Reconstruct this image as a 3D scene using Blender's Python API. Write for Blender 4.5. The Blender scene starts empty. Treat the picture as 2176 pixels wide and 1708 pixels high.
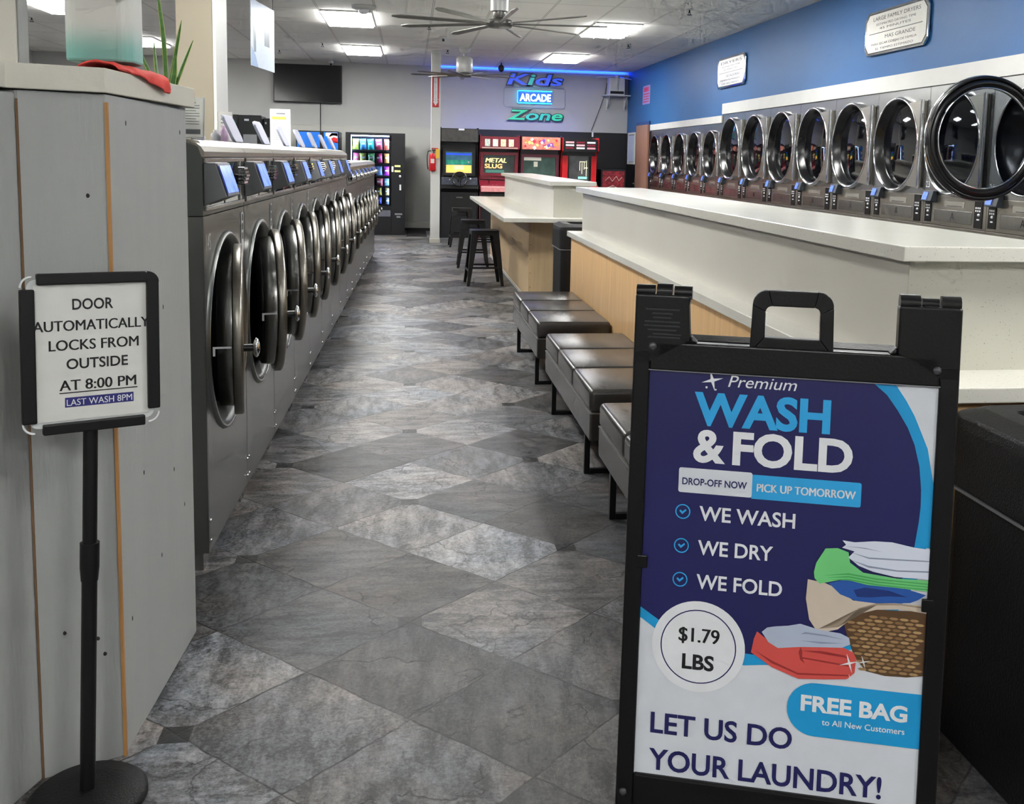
import bpy, bmesh, math, random
from mathutils import Matrix, Vector
random.seed(7)
C = bpy.context.scene.collection
PI = math.pi
sc = bpy.context.scene

# ------------------------------------------------------------------ materials
def lin(c):
    return tuple(((v/255)/12.92 if v/255 <= .04045 else ((v/255+.055)/1.055)**2.4) for v in c) + (1,)
MATS = {}
def mat(name, c, rough=.5, metal=0, var=.05, vs=6, bump=0, bs=80, emit=0, spec=.5, brush=None, trans=0, alpha=1, coat=0, ior=1.45):
    if name in MATS: return MATS[name]
    m = bpy.data.materials.new(name); m.use_nodes = True; MATS[name] = m
    nt = m.node_tree; N = nt.nodes; L = nt.links; p = N['Principled BSDF']
    tc = N.new('ShaderNodeTexCoord'); src = tc.outputs['Object']
    if brush:
        mp = N.new('ShaderNodeMapping'); mp.inputs['Scale'].default_value = brush; L.new(src, mp.inputs[0]); src = mp.outputs[0]
    no = N.new('ShaderNodeTexNoise'); no.inputs['Scale'].default_value = vs; no.inputs['Detail'].default_value = 4
    L.new(src, no.inputs['Vector'])
    mr = N.new('ShaderNodeMapRange'); mr.inputs['To Min'].default_value = 1-var; mr.inputs['To Max'].default_value = 1+var
    mr.inputs['From Min'].default_value = .3; mr.inputs['From Max'].default_value = .7
    L.new(no.outputs['Fac'], mr.inputs['Value'])
    mx = N.new('ShaderNodeVectorMath'); mx.operation = 'SCALE'; mx.inputs[0].default_value = lin(c)[:3]
    L.new(mr.outputs[0], mx.inputs['Scale']); L.new(mx.outputs[0], p.inputs['Base Color'])
    p.inputs['Roughness'].default_value = rough; p.inputs['Metallic'].default_value = metal
    p.inputs['Specular IOR Level'].default_value = spec; p.inputs['IOR'].default_value = ior
    p.inputs['Transmission Weight'].default_value = trans; p.inputs['Alpha'].default_value = alpha
    p.inputs['Coat Weight'].default_value = coat
    if emit:
        L.new(mx.outputs[0], p.inputs['Emission Color']); p.inputs['Emission Strength'].default_value = emit
    if bump:
        n2 = N.new('ShaderNodeTexNoise'); n2.inputs['Scale'].default_value = bs; n2.inputs['Detail'].default_value = 3
        L.new(src, n2.inputs['Vector'])
        b = N.new('ShaderNodeBump'); b.inputs['Strength'].default_value = bump; b.inputs['Distance'].default_value = .01
        L.new(n2.outputs['Fac'], b.inputs['Height']); L.new(b.outputs[0], p.inputs['Normal'])
    return m

STEEL = mat('brushed_steel', (168,168,166), .27, 1, .07, 3, 0, brush=(40,40,.8))
STEELH = mat('brushed_steel_across', (170,166,156), .34, 1, .07, 3, 0, brush=(1,1,60))
GREYM = mat('grey_steel_panel', (128,129,127), .3, .85, .05, 3, brush=(3,1,1))
CHARC = mat('charcoal_steel_panel', (92,94,92), .35, .7, .05, 3)
CHROME = mat('chrome', (225,226,228), .07, 1, .02)
BLACK = mat('black_plastic', (11,11,13), .35, 0, .1, 8)
BLACKR = mat('black_rough_plastic', (13,13,15), .5, 0, .12, 30, .25, 220, spec=.35)
BLACKM = mat('black_painted_metal', (12,12,14), .38, .2, .1, 10)
GLASSD = mat('dark_glass', (10,11,15), .03, 0, .1, 4, spec=.9)
RUBBER = mat('black_rubber', (12,12,14), .22, 0, .1, 8, spec=.7)
WHITEP = mat('white_painted_trim', (202,202,198), .45, 0, .03, 5)
GREYHEAD = mat('grey_display_housing', (104,106,108), .5, 0, .05, 6)
BLUESCR = mat('blue_lit_display', (84,110,226), .2, 0, .3, 30, emit=.8)
RED = mat('red_gloss', (196,32,40), .3, 0, .08, 8)
DRED = mat('maroon_cabinet_red', (120,26,44), .35, 0, .1, 8)
def pr(c, n=None, rough=.45, **k):   # flat printed or painted colour
    return mat(n or 'print_%d_%d_%d' % c, c, rough, 0, k.pop('var', .03), k.pop('vs', 20), **k)
WHITE = pr((218,220,224), 'white_print'); INK = pr((22,22,26), 'black_ink_print')

def nodes_floor():
    m = bpy.data.materials.new('slate_look_vinyl_floor'); m.use_nodes = True
    nt = m.node_tree; N = nt.nodes; L = nt.links; p = N['Principled BSDF']
    def M(op, a, b=None, c=None):
        n = N.new('ShaderNodeMath'); n.operation = op
        for i, v in enumerate((a, b, c)):
            if v is None: continue
            if isinstance(v, (int, float)): n.inputs[i].default_value = v
            else: L.new(v, n.inputs[i])
        return n.outputs[0]
    def noise(vec, s, d=4, r=.5, dist=0):
        n = N.new('ShaderNodeTexNoise'); n.inputs['Scale'].default_value = s; n.inputs['Detail'].default_value = d
        n.inputs['Roughness'].default_value = r; n.inputs['Distortion'].default_value = dist; L.new(vec, n.inputs['Vector']); return n.outputs['Fac']
    def comb(x, y, z=0.):
        n = N.new('ShaderNodeCombineXYZ')
        for i, v in enumerate((x, y, z)):
            if isinstance(v, (int, float)): n.inputs[i].default_value = v
            else: L.new(v, n.inputs[i])
        return n.outputs[0]
    def rng(v, a, b, c, d):
        n = N.new('ShaderNodeMapRange'); L.new(v, n.inputs[0])
        for i, t in enumerate((a, b, c, d)): n.inputs[i+1].default_value = t
        return n.outputs[0]
    geo = N.new('ShaderNodeNewGeometry'); sep = N.new('ShaderNodeSeparateXYZ'); L.new(geo.outputs['Position'], sep.inputs[0])
    pos = geo.outputs['Position']; x, y = sep.outputs[0], sep.outputs[1]
    wob = M('MULTIPLY', M('SUBTRACT', noise(pos, 9, 3), .5), .045)
    A = M('DIVIDE', M('ADD', x, .55), 1.12); B = M('DIVIDE', M('SUBTRACT', y, 2.39), 1.075)
    pp = M('ADD', A, B); qq = M('SUBTRACT', A, B)
    P = M('ADD', M('MULTIPLY', pp, 2), wob); Q = M('SUBTRACT', M('MULTIPLY', qq, 2), wob)
    fp, fq = M('FLOOR', P), M('FLOOR', Q)
    wn = N.new('ShaderNodeTexWhiteNoise'); wn.noise_dimensions = '3D'; L.new(comb(fp, fq, 3.), wn.inputs['Vector'])
    ws = N.new('ShaderNodeSeparateColor'); L.new(wn.outputs['Color'], ws.inputs[0]); r1, r2, r3 = ws.outputs
    off = comb(M('MULTIPLY', r1, 40), M('MULTIPLY', r2, 40), M('MULTIPLY', r3, 40))
    va = N.new('ShaderNodeVectorMath'); L.new(pos, va.inputs[0]); L.new(off, va.inputs[1]); tp = va.outputs[0]
    # stretched slate grain, one of two directions for each tile
    def stretched(ang, s):
        mp = N.new('ShaderNodeMapping'); mp.inputs['Rotation'].default_value = (0, 0, ang); mp.inputs['Scale'].default_value = s
        L.new(tp, mp.inputs[0]); return mp.outputs[0]
    ga = noise(stretched(.5, (1.5, 5.5, 1)), 3.4, 10, .72, .25); gb = noise(stretched(-.9, (5, 1.6, 1)), 3.4, 10, .72, .25)
    sel = M('GREATER_THAN', r2, .5); grain = M('ADD', M('MULTIPLY', ga, sel), M('MULTIPLY', gb, M('SUBTRACT', 1, sel)))
    fine = noise(tp, 95, 4, .75); mid = noise(tp, 24, 9, .82); big = noise(tp, 2.6, 4, .6, .3)
    base = rng(M('POWER', r1, 1.2), 0, 1, .040, .19)
    k_ = M('ADD', M('MULTIPLY', M('SUBTRACT', grain, .5), 4.8), M('MULTIPLY', M('SUBTRACT', mid, .5), 3.4))
    k_ = M('ADD', k_, M('ADD', M('MULTIPLY', M('SUBTRACT', big, .5), 1.3), M('MULTIPLY', M('SUBTRACT', fine, .5), 3.0)))
    v = M('MULTIPLY', base, M('MINIMUM', M('MAXIMUM', M('ADD', k_, 1), .3), 2.4))
    # short dark cleft lines along the grain
    def ridge(src, w0, w1): return rng(M('ABSOLUTE', M('SUBTRACT', src, .5)), w0, w1, 1, 0)
    cl = M('MULTIPLY', ridge(noise(stretched(.6, (1.2, 4.2, 1)), 1.9, 6, .62, .2), .0, .011), rng(mid, .48, .6, 0, 1))
    v = M('MULTIPLY', v, M('SUBTRACT', 1, M('MULTIPLY', cl, .7)))
    # cracks
    vo = N.new('ShaderNodeTexVoronoi'); vo.feature = 'DISTANCE_TO_EDGE'; vo.inputs['Scale'].default_value = 2.6
    dn = N.new('ShaderNodeTexNoise'); dn.inputs['Scale'].default_value = 5; dn.inputs['Detail'].default_value = 5; L.new(tp, dn.inputs['Vector'])
    vs = N.new('ShaderNodeVectorMath'); vs.operation = 'MULTIPLY_ADD'; L.new(dn.outputs['Color'], vs.inputs[0]); vs.inputs[1].default_value = (.5, .5, .5); L.new(tp, vs.inputs[2])
    L.new(vs.outputs[0], vo.inputs['Vector'])
    crack = M('MULTIPLY', rng(vo.outputs['Distance'], 0, .022, 1, 0), rng(noise(tp, 4, 2), .46, .56, 0, 1))
    # joints between the tiles
    ep = M('SUBTRACT', .5, M('ABSOLUTE', M('SUBTRACT', M('FRACT', P), .5))); eq = M('SUBTRACT', .5, M('ABSOLUTE', M('SUBTRACT', M('FRACT', Q), .5)))
    e = M('MINIMUM', ep, eq)
    joint = M('MULTIPLY', rng(e, .002, .011, 1, 0), rng(noise(pos, 6, 2), .35, .6, .35, 1))
    dark = M('MAXIMUM', M('MULTIPLY', crack, .75), M('MULTIPLY', joint, .8))
    v = M('MULTIPLY', v, M('SUBTRACT', 1, dark))
    # small square inserts
    u = M('SUBTRACT', pp, M('ROUND', pp)); w = M('SUBTRACT', qq, M('ROUND', qq))
    dx = M('ABSOLUTE', M('MULTIPLY', M('ADD', u, w), .56)); dy = M('ABSOLUTE', M('MULTIPLY', M('SUBTRACT', u, w), .5375))
    dot = M('LESS_THAN', M('MAXIMUM', dx, dy), .036)
    wd = N.new('ShaderNodeTexWhiteNoise'); wd.noise_dimensions = '2D'; L.new(comb(M('ROUND', pp), M('ROUND', qq)), wd.inputs['Vector'])
    dv = rng(wd.outputs['Value'], 0, 1, .0, .022)
    v = M('ADD', M('MULTIPLY', v, M('SUBTRACT', 1, dot)), M('MULTIPLY', dv, dot))
    # faint warm or cool cast for each tile
    cr = N.new('ShaderNodeCombineColor'); hue = rng(big, .4, .65, -.05, .09)
    hue = M('ADD', hue, rng(r3, 0, 1, -.05, .05))
    L.new(M('MULTIPLY', v, M('ADD', 1.0, hue)), cr.inputs[0]); L.new(M('MULTIPLY', v, .975), cr.inputs[1]); L.new(M('MULTIPLY', v, M('SUBTRACT', 1.0, hue)), cr.inputs[2])
    L.new(cr.outputs[0], p.inputs['Base Color'])
    L.new(rng(mid, .3, .7, .30, .48), p.inputs['Roughness']); p.inputs['Specular IOR Level'].default_value = .32
    b = N.new('ShaderNodeBump'); b.inputs['Strength'].default_value = .6; b.inputs['Distance'].default_value = .003
    L.new(M('SUBTRACT', M('ADD', grain, M('ADD', M('MULTIPLY', fine, .5), mid)), M('MULTIPLY', dark, .6)), b.inputs['Height']); L.new(b.outputs[0], p.inputs['Normal'])
    return m
def nodes_grid(name, base, line, px, x0, py, y0, half, rough=.8):
    m = mat(name, base, rough, 0, .03, 2, .25, 120); nt = m.node_tree; N = nt.nodes; L = nt.links
    geo = N.new('ShaderNodeNewGeometry'); sep = N.new('ShaderNodeSeparateXYZ'); L.new(geo.outputs['Position'], sep.inputs[0])
    def M(op, a, b=None):
        n = N.new('ShaderNodeMath'); n.operation = op
        for i, v in enumerate((a, b)):
            if v is None: continue
            if isinstance(v, (int, float)): n.inputs[i].default_value = v
            else: L.new(v, n.inputs[i])
        return n.outputs[0]
    def d(o, pitch, ph):
        f = M('FRACT', M('DIVIDE', M('SUBTRACT', o, ph), pitch)); return M('MULTIPLY', M('SUBTRACT', .5, M('ABSOLUTE', M('SUBTRACT', f, .5))), pitch)
    e = M('MINIMUM', d(sep.outputs[0], px, x0), d(sep.outputs[1], py, y0))
    k = M('MULTIPLY', M('LESS_THAN', e, half), M('GREATER_THAN', e, half*.45))
    mx = N.new('ShaderNodeMix'); mx.data_type = 'RGBA'; L.new(k, mx.inputs['Factor'])
    p = N['Principled BSDF']; old = p.inputs['Base Color'].links[0].from_socket
    L.new(old, mx.inputs['A']); mx.inputs['B'].default_value = lin(line); L.new(mx.outputs['Result'], p.inputs['Base Color'])
    return m
def nodes_quartz(name, c, dark, amt=.62):
    m = mat(name, c, .18, 0, .03, 3, spec=.5); nt = m.node_tree; N = nt.nodes; L = nt.links; p = N['Principled BSDF']
    geo = N.new('ShaderNodeNewGeometry'); n = N.new('ShaderNodeTexNoise'); n.inputs['Scale'].default_value = 170; n.inputs['Detail'].default_value = 2
    L.new(geo.outputs['Position'], n.inputs['Vector']); r = N.new('ShaderNodeMapRange'); r.inputs[1].default_value = amt; r.inputs[2].default_value = amt+.06
    L.new(n.outputs['Fac'], r.inputs[0]); mx = N.new('ShaderNodeMix'); mx.data_type = 'RGBA'; L.new(r.outputs[0], mx.inputs['Factor'])
    old = p.inputs['Base Color'].links[0].from_socket; L.new(old, mx.inputs['A']); mx.inputs['B'].default_value = lin(dark); L.new(mx.outputs['Result'], p.inputs['Base Color'])
    return m
QUARTZ = nodes_quartz('white_speckled_quartz', (206,204,194), (164,160,150), .66)
LAMIN = mat('off_white_laminate', (198,194,184), .3, 0, .03, 2)
PONY = nodes_quartz('speckled_laminate_end', (186,184,172), (140,136,126), .66); PONY.node_tree.nodes['Principled BSDF'].inputs['Roughness'].default_value = .5
MAPLE = mat('maple_veneer', (214,174,124), .42, 0, .10, 2.4, .05, 40, brush=(14,14,1.1))
MAPLE2 = mat('maple_veneer_pale', (206,178,138), .45, 0, .08, 2.4, brush=(14,14,1.1))
LEATHER = mat('black_vinyl_upholstery', (54,51,50), .27, 0, .05, 6, .06, 260, spec=.75)
STONEP = mat('painted_wood_grey', (154,156,154), .55, 0, .03, 2, .10, 20, brush=(5,5,.7))
BEIGEP = mat('painted_beige', (196,193,182), .6, 0, .04, 4, .1, 40)

# ------------------------------------------------------------------ mesh builder
class B:
    def __init__(s, T=None): s.v = []; s.f = []; s.mi = []; s.ms = []; s.cur = 0; s.T = T or Matrix(); s.sm = []; s.smooth = False
    def m(s, ma):
        if ma not in s.ms: s.ms.append(ma)
        s.cur = s.ms.index(ma); return s
    def add(s, vs, fs, T=None):
        T = s.T @ (T or Matrix()); o = len(s.v)
        s.v += [tuple(T @ Vector(q)) for q in vs]
        flip = T.to_3x3().determinant() < 0
        for f in fs:
            f = tuple(o+i for i in f); s.f.append(f[::-1] if flip else f); s.mi.append(s.cur); s.sm.append(s.smooth)
        return s
    def box(s, lo, hi, T=None):
        (a, b, c), (d, e, f) = lo, hi
        return s.add([(a,b,c),(d,b,c),(d,e,c),(a,e,c),(a,b,f),(d,b,f),(d,e,f),(a,e,f)], [(0,3,2,1),(4,5,6,7),(0,1,5,4),(1,2,6,5),(2,3,7,6),(3,0,4,7)], T)
    def prism(s, pts, h0, h1, T=None):        # outline in XY, extruded along Z
        n = len(pts); ar = sum(pts[i][0]*pts[(i+1)%n][1]-pts[(i+1)%n][0]*pts[i][1] for i in range(n))
        if ar < 0: pts = pts[::-1]
        vs = [(x,y,h0) for x,y in pts]+[(x,y,h1) for x,y in pts]
        return s.add(vs, [tuple(range(n))[::-1], tuple(range(n,2*n))]+[(i,(i+1)%n,n+(i+1)%n,n+i) for i in range(n)], T)
    def poly(s, pts, z=0, T=None):
        n = len(pts); ar = sum(pts[i][0]*pts[(i+1)%n][1]-pts[(i+1)%n][0]*pts[i][1] for i in range(n))
        if ar < 0: pts = pts[::-1]
        return s.add([(x,y,z) for x,y in pts], [tuple(range(n))], T)
    def lathe(s, prof, n=32, T=None, close=False):     # profile (r, z) turned about Z
        vs = []; fs = []; s.smooth, o = True, s.smooth
        for r, z in prof:
            for k in range(n): t = 2*PI*k/n; vs.append((r*math.cos(t), r*math.sin(t), z))
        m = len(prof); R = range(m if close else m-1)
        for i in R:
            j = (i+1) % m
            for k in range(n): fs.append((i*n+k, i*n+(k+1)%n, j*n+(k+1)%n, j*n+k))
        s.add(vs, fs, T)
        if not close:
            s.smooth = False
            if prof[0][0] > 1e-6: s.add([vs[k] for k in range(n)], [tuple(range(n))[::-1]], T) if s.caps else None
            if prof[-1][0] > 1e-6: s.add([vs[(m-1)*n+k] for k in range(n)], [tuple(range(n))], T) if s.caps else None
        s.smooth = o; return s
    caps = True
    def cyl(s, p0, p1, r, r1=None, n=16, T=None):
        p0, p1 = Vector(p0), Vector(p1); d = p1-p0; q = d.to_track_quat('Z', 'Y').to_matrix().to_4x4(); q.translation = p0
        return s.lathe([(r,0),(r if r1 is None else r1, d.length)], n, (T or Matrix()) @ q)
    def tube(s, path, r, n=10, T=None):
        for a, b in zip(path[:-1], path[1:]): s.cyl(a, b, r, n=n, T=T)
        o = s.smooth; s.smooth = True
        for q in path[1:-1]: s.ball(q, r, 8, T)
        s.smooth = o; return s
    def ball(s, c, r, n=12, T=None, sc=(1,1,1)):
        prof = [(max(r*math.sin(PI*i/n),1e-5), -r*math.cos(PI*i/n)) for i in range(n+1)]
        return s.lathe(prof, 2*n, (T or Matrix()) @ Matrix.Translation(c) @ Matrix.Diagonal((*sc,1)))
    def torus(s, R, r, n=40, m=10, T=None, sy=1):
        return s.lathe([(R+r*math.cos(2*PI*i/m), sy*r*math.sin(2*PI*i/m)) for i in range(m)], n, T, close=True)
    def text(s, st, T, off=0, ext=0, shear=0, fit=None, align='LEFT', size=1):
        bold = off if (off and any(c_ in st for c_ in 'M$')) else 0
        if bold: off = 0
        vs, fs = glyphs(st, off, ext, shear)
        if bold:
            n_ = len(vs); vs = [(x+d_*bold*1.1, y, z_+i_*.0002) for i_, d_ in enumerate((-1,0,1)) for x, y, z_ in vs]; fs = [tuple(q+n_*i_ for q in f) for i_ in range(3) for f in fs]
        x0, x1 = min(v[0] for v in vs), max(v[0] for v in vs); y1 = capheight(off)
        if fit:
            a, b, w, h = fit; kx = w/(x1-x0); ky = h/y1; F = Matrix.Translation((a-x0*kx, b, 0)) @ Matrix.Diagonal((kx, ky, size, 1))
        else:
            o = {'LEFT': 0, 'CENTER': -(x0+x1)/2*size, 'RIGHT': -x1*size}[align]; F = Matrix.Translation((o,0,0)) @ Matrix.Scale(size, 4)
        return s.add(vs, fs, T @ F)
    def build(s, name, parent=None, bev=0, seg=2, sub=0, auto=False):
        me = bpy.data.meshes.new(name); me.from_pydata(s.v, [], s.f)
        for ma in s.ms: me.materials.append(ma)
        me.polygons.foreach_set('material_index', s.mi); me.polygons.foreach_set('use_smooth', s.sm); me.update()
        o = bpy.data.objects.new(name, me); C.objects.link(o)
        if parent: o.parent = parent
        if bev:
            b = o.modifiers.new('bevel', 'BEVEL'); b.width = bev; b.segments = seg; b.limit_method = 'ANGLE'; b.angle_limit = .7
        return o
_G = {}
def glyphs(st, off, ext, shear):
    k = (st, off, ext, shear)
    if k not in _G:
        c = bpy.data.curves.new('t', 'FONT'); c.body = st; c.offset = off; c.extrude = ext; c.shear = shear; c.resolution_u = 4
        o = bpy.data.objects.new('t', c); C.objects.link(o); bpy.context.view_layer.update()
        me = bpy.data.meshes.new_from_object(o.evaluated_get(bpy.context.evaluated_depsgraph_get()))
        vs = [tuple(v.co) for v in me.vertices]; fs = [tuple(p.vertices) for p in me.polygons]
        bpy.data.objects.remove(o); bpy.data.curves.remove(c); bpy.data.meshes.remove(me)
        _G[k] = (vs, fs, max(v[1] for v in vs) if vs else 1)
    r = _G[k]
    return r[:2]
def capheight(off): glyphs('H',off,0,0); return _G[('H',off,0,0)][2]
def tag(o, label=None, cat=None, group=None, kind=None):
    for k, v in (('label', label), ('category', cat), ('group', group), ('kind', kind)):
        if v: o[k] = v
    return o
def thing(name, label, cat, loc=(0,0,0), rz=0, group=None, kind=None):
    o = bpy.data.objects.new(name, None); o.empty_display_size = .1; C.objects.link(o); o.location = loc; o.rotation_euler = (0,0,rz)
    return tag(o, label, cat, group, kind)
def dup(o, loc, rz=None, label=None, group=None):
    kids = {}
    for q in list(C.objects): kids.setdefault(q.parent, []).append(q)
    def rec(a, par):
        c = a.copy(); C.objects.link(c); c.parent = par
        for ch in kids.get(a, []): rec(ch, c)
        return c
    r = rec(o, None); r.location = loc
    if rz is not None: r.rotation_euler = (0,0,rz)
    if label: r['label'] = label
    if group: r['group'] = group
    return r
def face(n):   # matrix turning text plane (x right, y up, z out) so that it faces direction n
    return {'-y': Matrix(((1,0,0,0),(0,0,-1,0),(0,1,0,0),(0,0,0,1))), '+x': Matrix(((0,0,1,0),(1,0,0,0),(0,1,0,0),(0,0,0,1))),
            '-x': Matrix(((0,0,-1,0),(-1,0,0,0),(0,1,0,0),(0,0,0,1)))}[n]
Tr = lambda x,y,z: Matrix.Translation((x,y,z))
Rt = lambda a,ax: Matrix.Rotation(a,4,ax)
def arc(cx, cy, r, a0, a1, n=10): return [(cx+r*math.cos(a0+(a1-a0)*i/n), cy+r*math.sin(a0+(a1-a0)*i/n)) for i in range(n+1)]
def rrect(x0, y0, x1, y1, r, n=5):
    return arc(x1-r,y1-r,r,0,PI/2,n)+arc(x0+r,y1-r,r,PI/2,PI,n)+arc(x0+r,y0+r,r,PI,1.5*PI,n)+arc(x1-r,y0+r,r,1.5*PI,2*PI,n)
def framebox(b, x0, z0, x1, z1, w, y0, y1):     # rectangular frame in the XZ plane
    b.box((x0,y0,z0),(x0+w,y1,z1)); b.box((x1-w,y0,z0),(x1,y1,z1)); b.box((x0+w,y0,z0),(x1-w,y1,z0+w)); b.box((x0+w,y0,z1-w),(x1-w,y1,z1))

HC = 3.1; XR = 4.2; YB = 19.35; XL = -6.6; YF = -3.2
# ------------------------------------------------------------------ room shell
b = B().m(nodes_floor()); b.box((XL,YF,-.1),(XR+.4,YB+.2,0)); tag(b.build('floor'), 'dark grey slate-look tile floor laid in diamonds with small dark squares', 'floor', kind='structure')
b = B().m(nodes_grid('ceiling_tiles', (246,245,240), (176,176,172), .665, -1.065, 1.255, 12.42, .012)); b.box((XL,YF,HC),(XR+.4,YB+.2,HC+.1)); tag(b.build('ceiling'), 'white suspended tile ceiling', 'ceiling', kind='structure')
GREYW = mat('grey_wall_paint', (172,172,170), .65, 0, .03, 1.5, .05, 60); GREYL = mat('pale_grey_wainscot', (180,180,174), .5, 0, .03, 1.5)
NAVYW = mat('near_black_wall_paint', (13,14,20), .5, 0, .08, 3); BLUEW = mat('blue_wall_paint', (40,94,148), .5, 0, .05, 1.6, .06, 50)
b = B().m(GREYW); b.box((XL,YB,0),(XR+.4,YB+.2,HC))
b.m(GREYL).box((XL,YB-.012,.17),(.5,YB,1.94)); b.box((XL,YB-.02,1.935),(.5,YB,1.95)); b.m(NAVYW).box((.5,YB-.012,0),(XR,YB,1.945))
tag(b.build('wall_back'), 'grey end wall, pale wainscot to the left and near-black below to the right', 'wall', kind='structure')
b = B().m(GREYL); b.box((XL,YB-.03,0),(.5,YB-.012,.17)); b.m(BLACK).box((XL,YB-.034,0),(.5,YB-.03,.05)); tag(b.build('baseboard_back'), 'pale baseboard along the foot of the grey end wall', 'baseboard', kind='structure')
b = B().m(BLUEW); b.box((XR,17.38,1.94),(XR+.2,YB,HC)); b.box((XR,13.25,2.2),(XR+.2,17.38,HC)); b.box((XR,YF,2.2),(XR+.2,13.25,HC)); b.box((XR,13.25,2.05),(XR+.2,17.38,2.2))
b.m(NAVYW).box((XR,18.38,0),(XR+.2,YB,1.94)); b.box((XR,17.32,0),(XR+.2,18.38,1.94)); b.box((XR+.9,YF,0),(XR+1.0,17.4,2.3)); b.box((XR,YF,2.19),(XR+1,13.3,2.2)); b.m(GREYW).box((XR,YF,0),(XR+.2,3.1,2.2))
tag(b.build('wall_right'), 'blue painted side wall above the row of tumble dryers', 'wall', kind='structure')
b = B().m(GREYW); b.box((XL-.2,YF,0),(XL,YB+.2,HC)); b.m(mat('navy_wall_band', (30,36,56), .5)); b.box((XL,6,1.6),(XL+.02,YB,2.35)); tag(b.build('wall_left'), 'far grey side wall with a navy band, mostly hidden at left', 'wall', kind='structure')
b = B().m(GREYW); b.box((XL,YF-.2,0),(XR+.4,YF,HC)); tag(b.build('wall_front'), 'plain wall behind the camera', 'wall', kind='structure')
b = B().m(WHITEP); b.box((XR-.02,YF,2.065),(XR,13.25,2.205)); tag(b.build('trim_1', bev=.003), 'broad white trim board above the large tumble dryers', 'trim', kind='structure')
b = B().m(WHITEP); b.box((XR-.02,13.25,1.95),(XR,17.36,2.05)); tag(b.build('trim_2', bev=.003), 'lower white trim board above the small tumble dryers', 'trim', kind='structure')
d = thing('door_1', 'brown wooden door in the blue wall beyond the small dryers', 'door', (XR,17.42,0), kind='structure')
b = B().m(mat('brown_door_veneer', (150,112,96), .4, 0, .12, 2, brush=(12,12,1))); b.box((-.045,.02,0),(-.005,.93,2.06)); b.build('door_leaf', d, bev=.004)
b = B().m(mat('door_frame_blue', (34,66,120), .5)); b.box((-.03,.93,0),(0,.99,2.12)); b.box((-.03,-.02,2.062),(0,.93,2.12)); b.build('door_frame', d)
b = B().m(CHROME); b.cyl((-.045,.86,1.0),(-.1,.86,1.0),.011); b.box((-.11,.75,.99),(-.095,.87,1.01)); b.build('door_handle', d, bev=.003)
# support columns
WCOL = mat('white_column_paint', (204,204,200), .45, 0, .02, 3)
o = thing('support_column', 'slim white column between the snack machine and the driving arcade cabinet', 'column', (.425,16.62,0), kind='structure')
b = B().m(WCOL); b.box((-.075,-.07,0),(.075,.07,HC)); b.box((-.08,-.075,2.32),(.08,.075,2.33)); b.build('column_shaft', o, bev=.006)
b = B().m(BEIGEP); b.box((-.085,-.08,0),(.085,.08,.07)); b.build('column_base', o, bev=.004)
o = thing('structural_column', 'beige painted column with a white corner, rising behind the large washers', 'column', (-1.38,7.2,0), kind='structure')
b = B().m(mat('beige_column_paint', (146,137,120), .6, 0, .03, 2)); b.box((-.125,-.2,0),(.105,.2,HC)); b.build('column_shaft', o)
b = B().m(WCOL); b.box((.105,-.21,0),(.125,.21,HC)); b.build('corner_trim', o, bev=.003)

# ------------------------------------------------------------------ ceiling lights
DIFF = mat('lit_diffuser', (255,255,252), .4, 0, .01, 2, emit=26.0)
def troffer(x, y, label, open_=False):
    t = thing('ceiling_light', label, 'ceiling light', (x, y, HC), group='ceiling light panels')
    w, l = .60, 1.27
    b = B().m(WHITEP); b.box((0,0,-.018),(w,.02,0)); b.box((0,l-.02,-.018),(w,l,0)); b.box((0,.02,-.018),(.02,l-.02,0)); b.box((w-.02,.02,-.018),(w,l-.02,0)); b.build('light_frame', t)
    b = B().m(DIFF); b.box((.02,.02,-.04),(w-.02,l-.02,-.002)); b.build('diffuser', t)
    if open_:
        b = B().m(mat('louver_white', (200,202,204), .3, 0)); 
        for q in (.2,.4): b.box((q-.008,.02,-.058),(q+.008,l-.02,-.041))
        for q in range(1,6): b.box((.02,q*.21-.004,-.056),(w-.02,q*.21+.004,-.041))
        b.build('louver', t)
names = {0:'far left', 1:'middle', 2:'right'}
for j, y in enumerate((16.2,12.43,8.67,4.9,1.14,-2.6)):
    for i, x in enumerate((-4.43,-1.05,2.27)):
        if (i,j) == (1,4): continue
        side = ('over the far aisle at left', 'over the washer row', 'over the folding counters')[i]
        dist = ('nearest the back wall', 'second from the back wall', 'third from the back wall', 'fourth from the back wall', 'just before the camera', 'behind the camera')[j]
        troffer(x, y, 'lit ceiling panel %s, %s%s' % (side, dist, ', louvred' if (i,j)==(2,1) else ''), (i,j)==(2,1))

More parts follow.
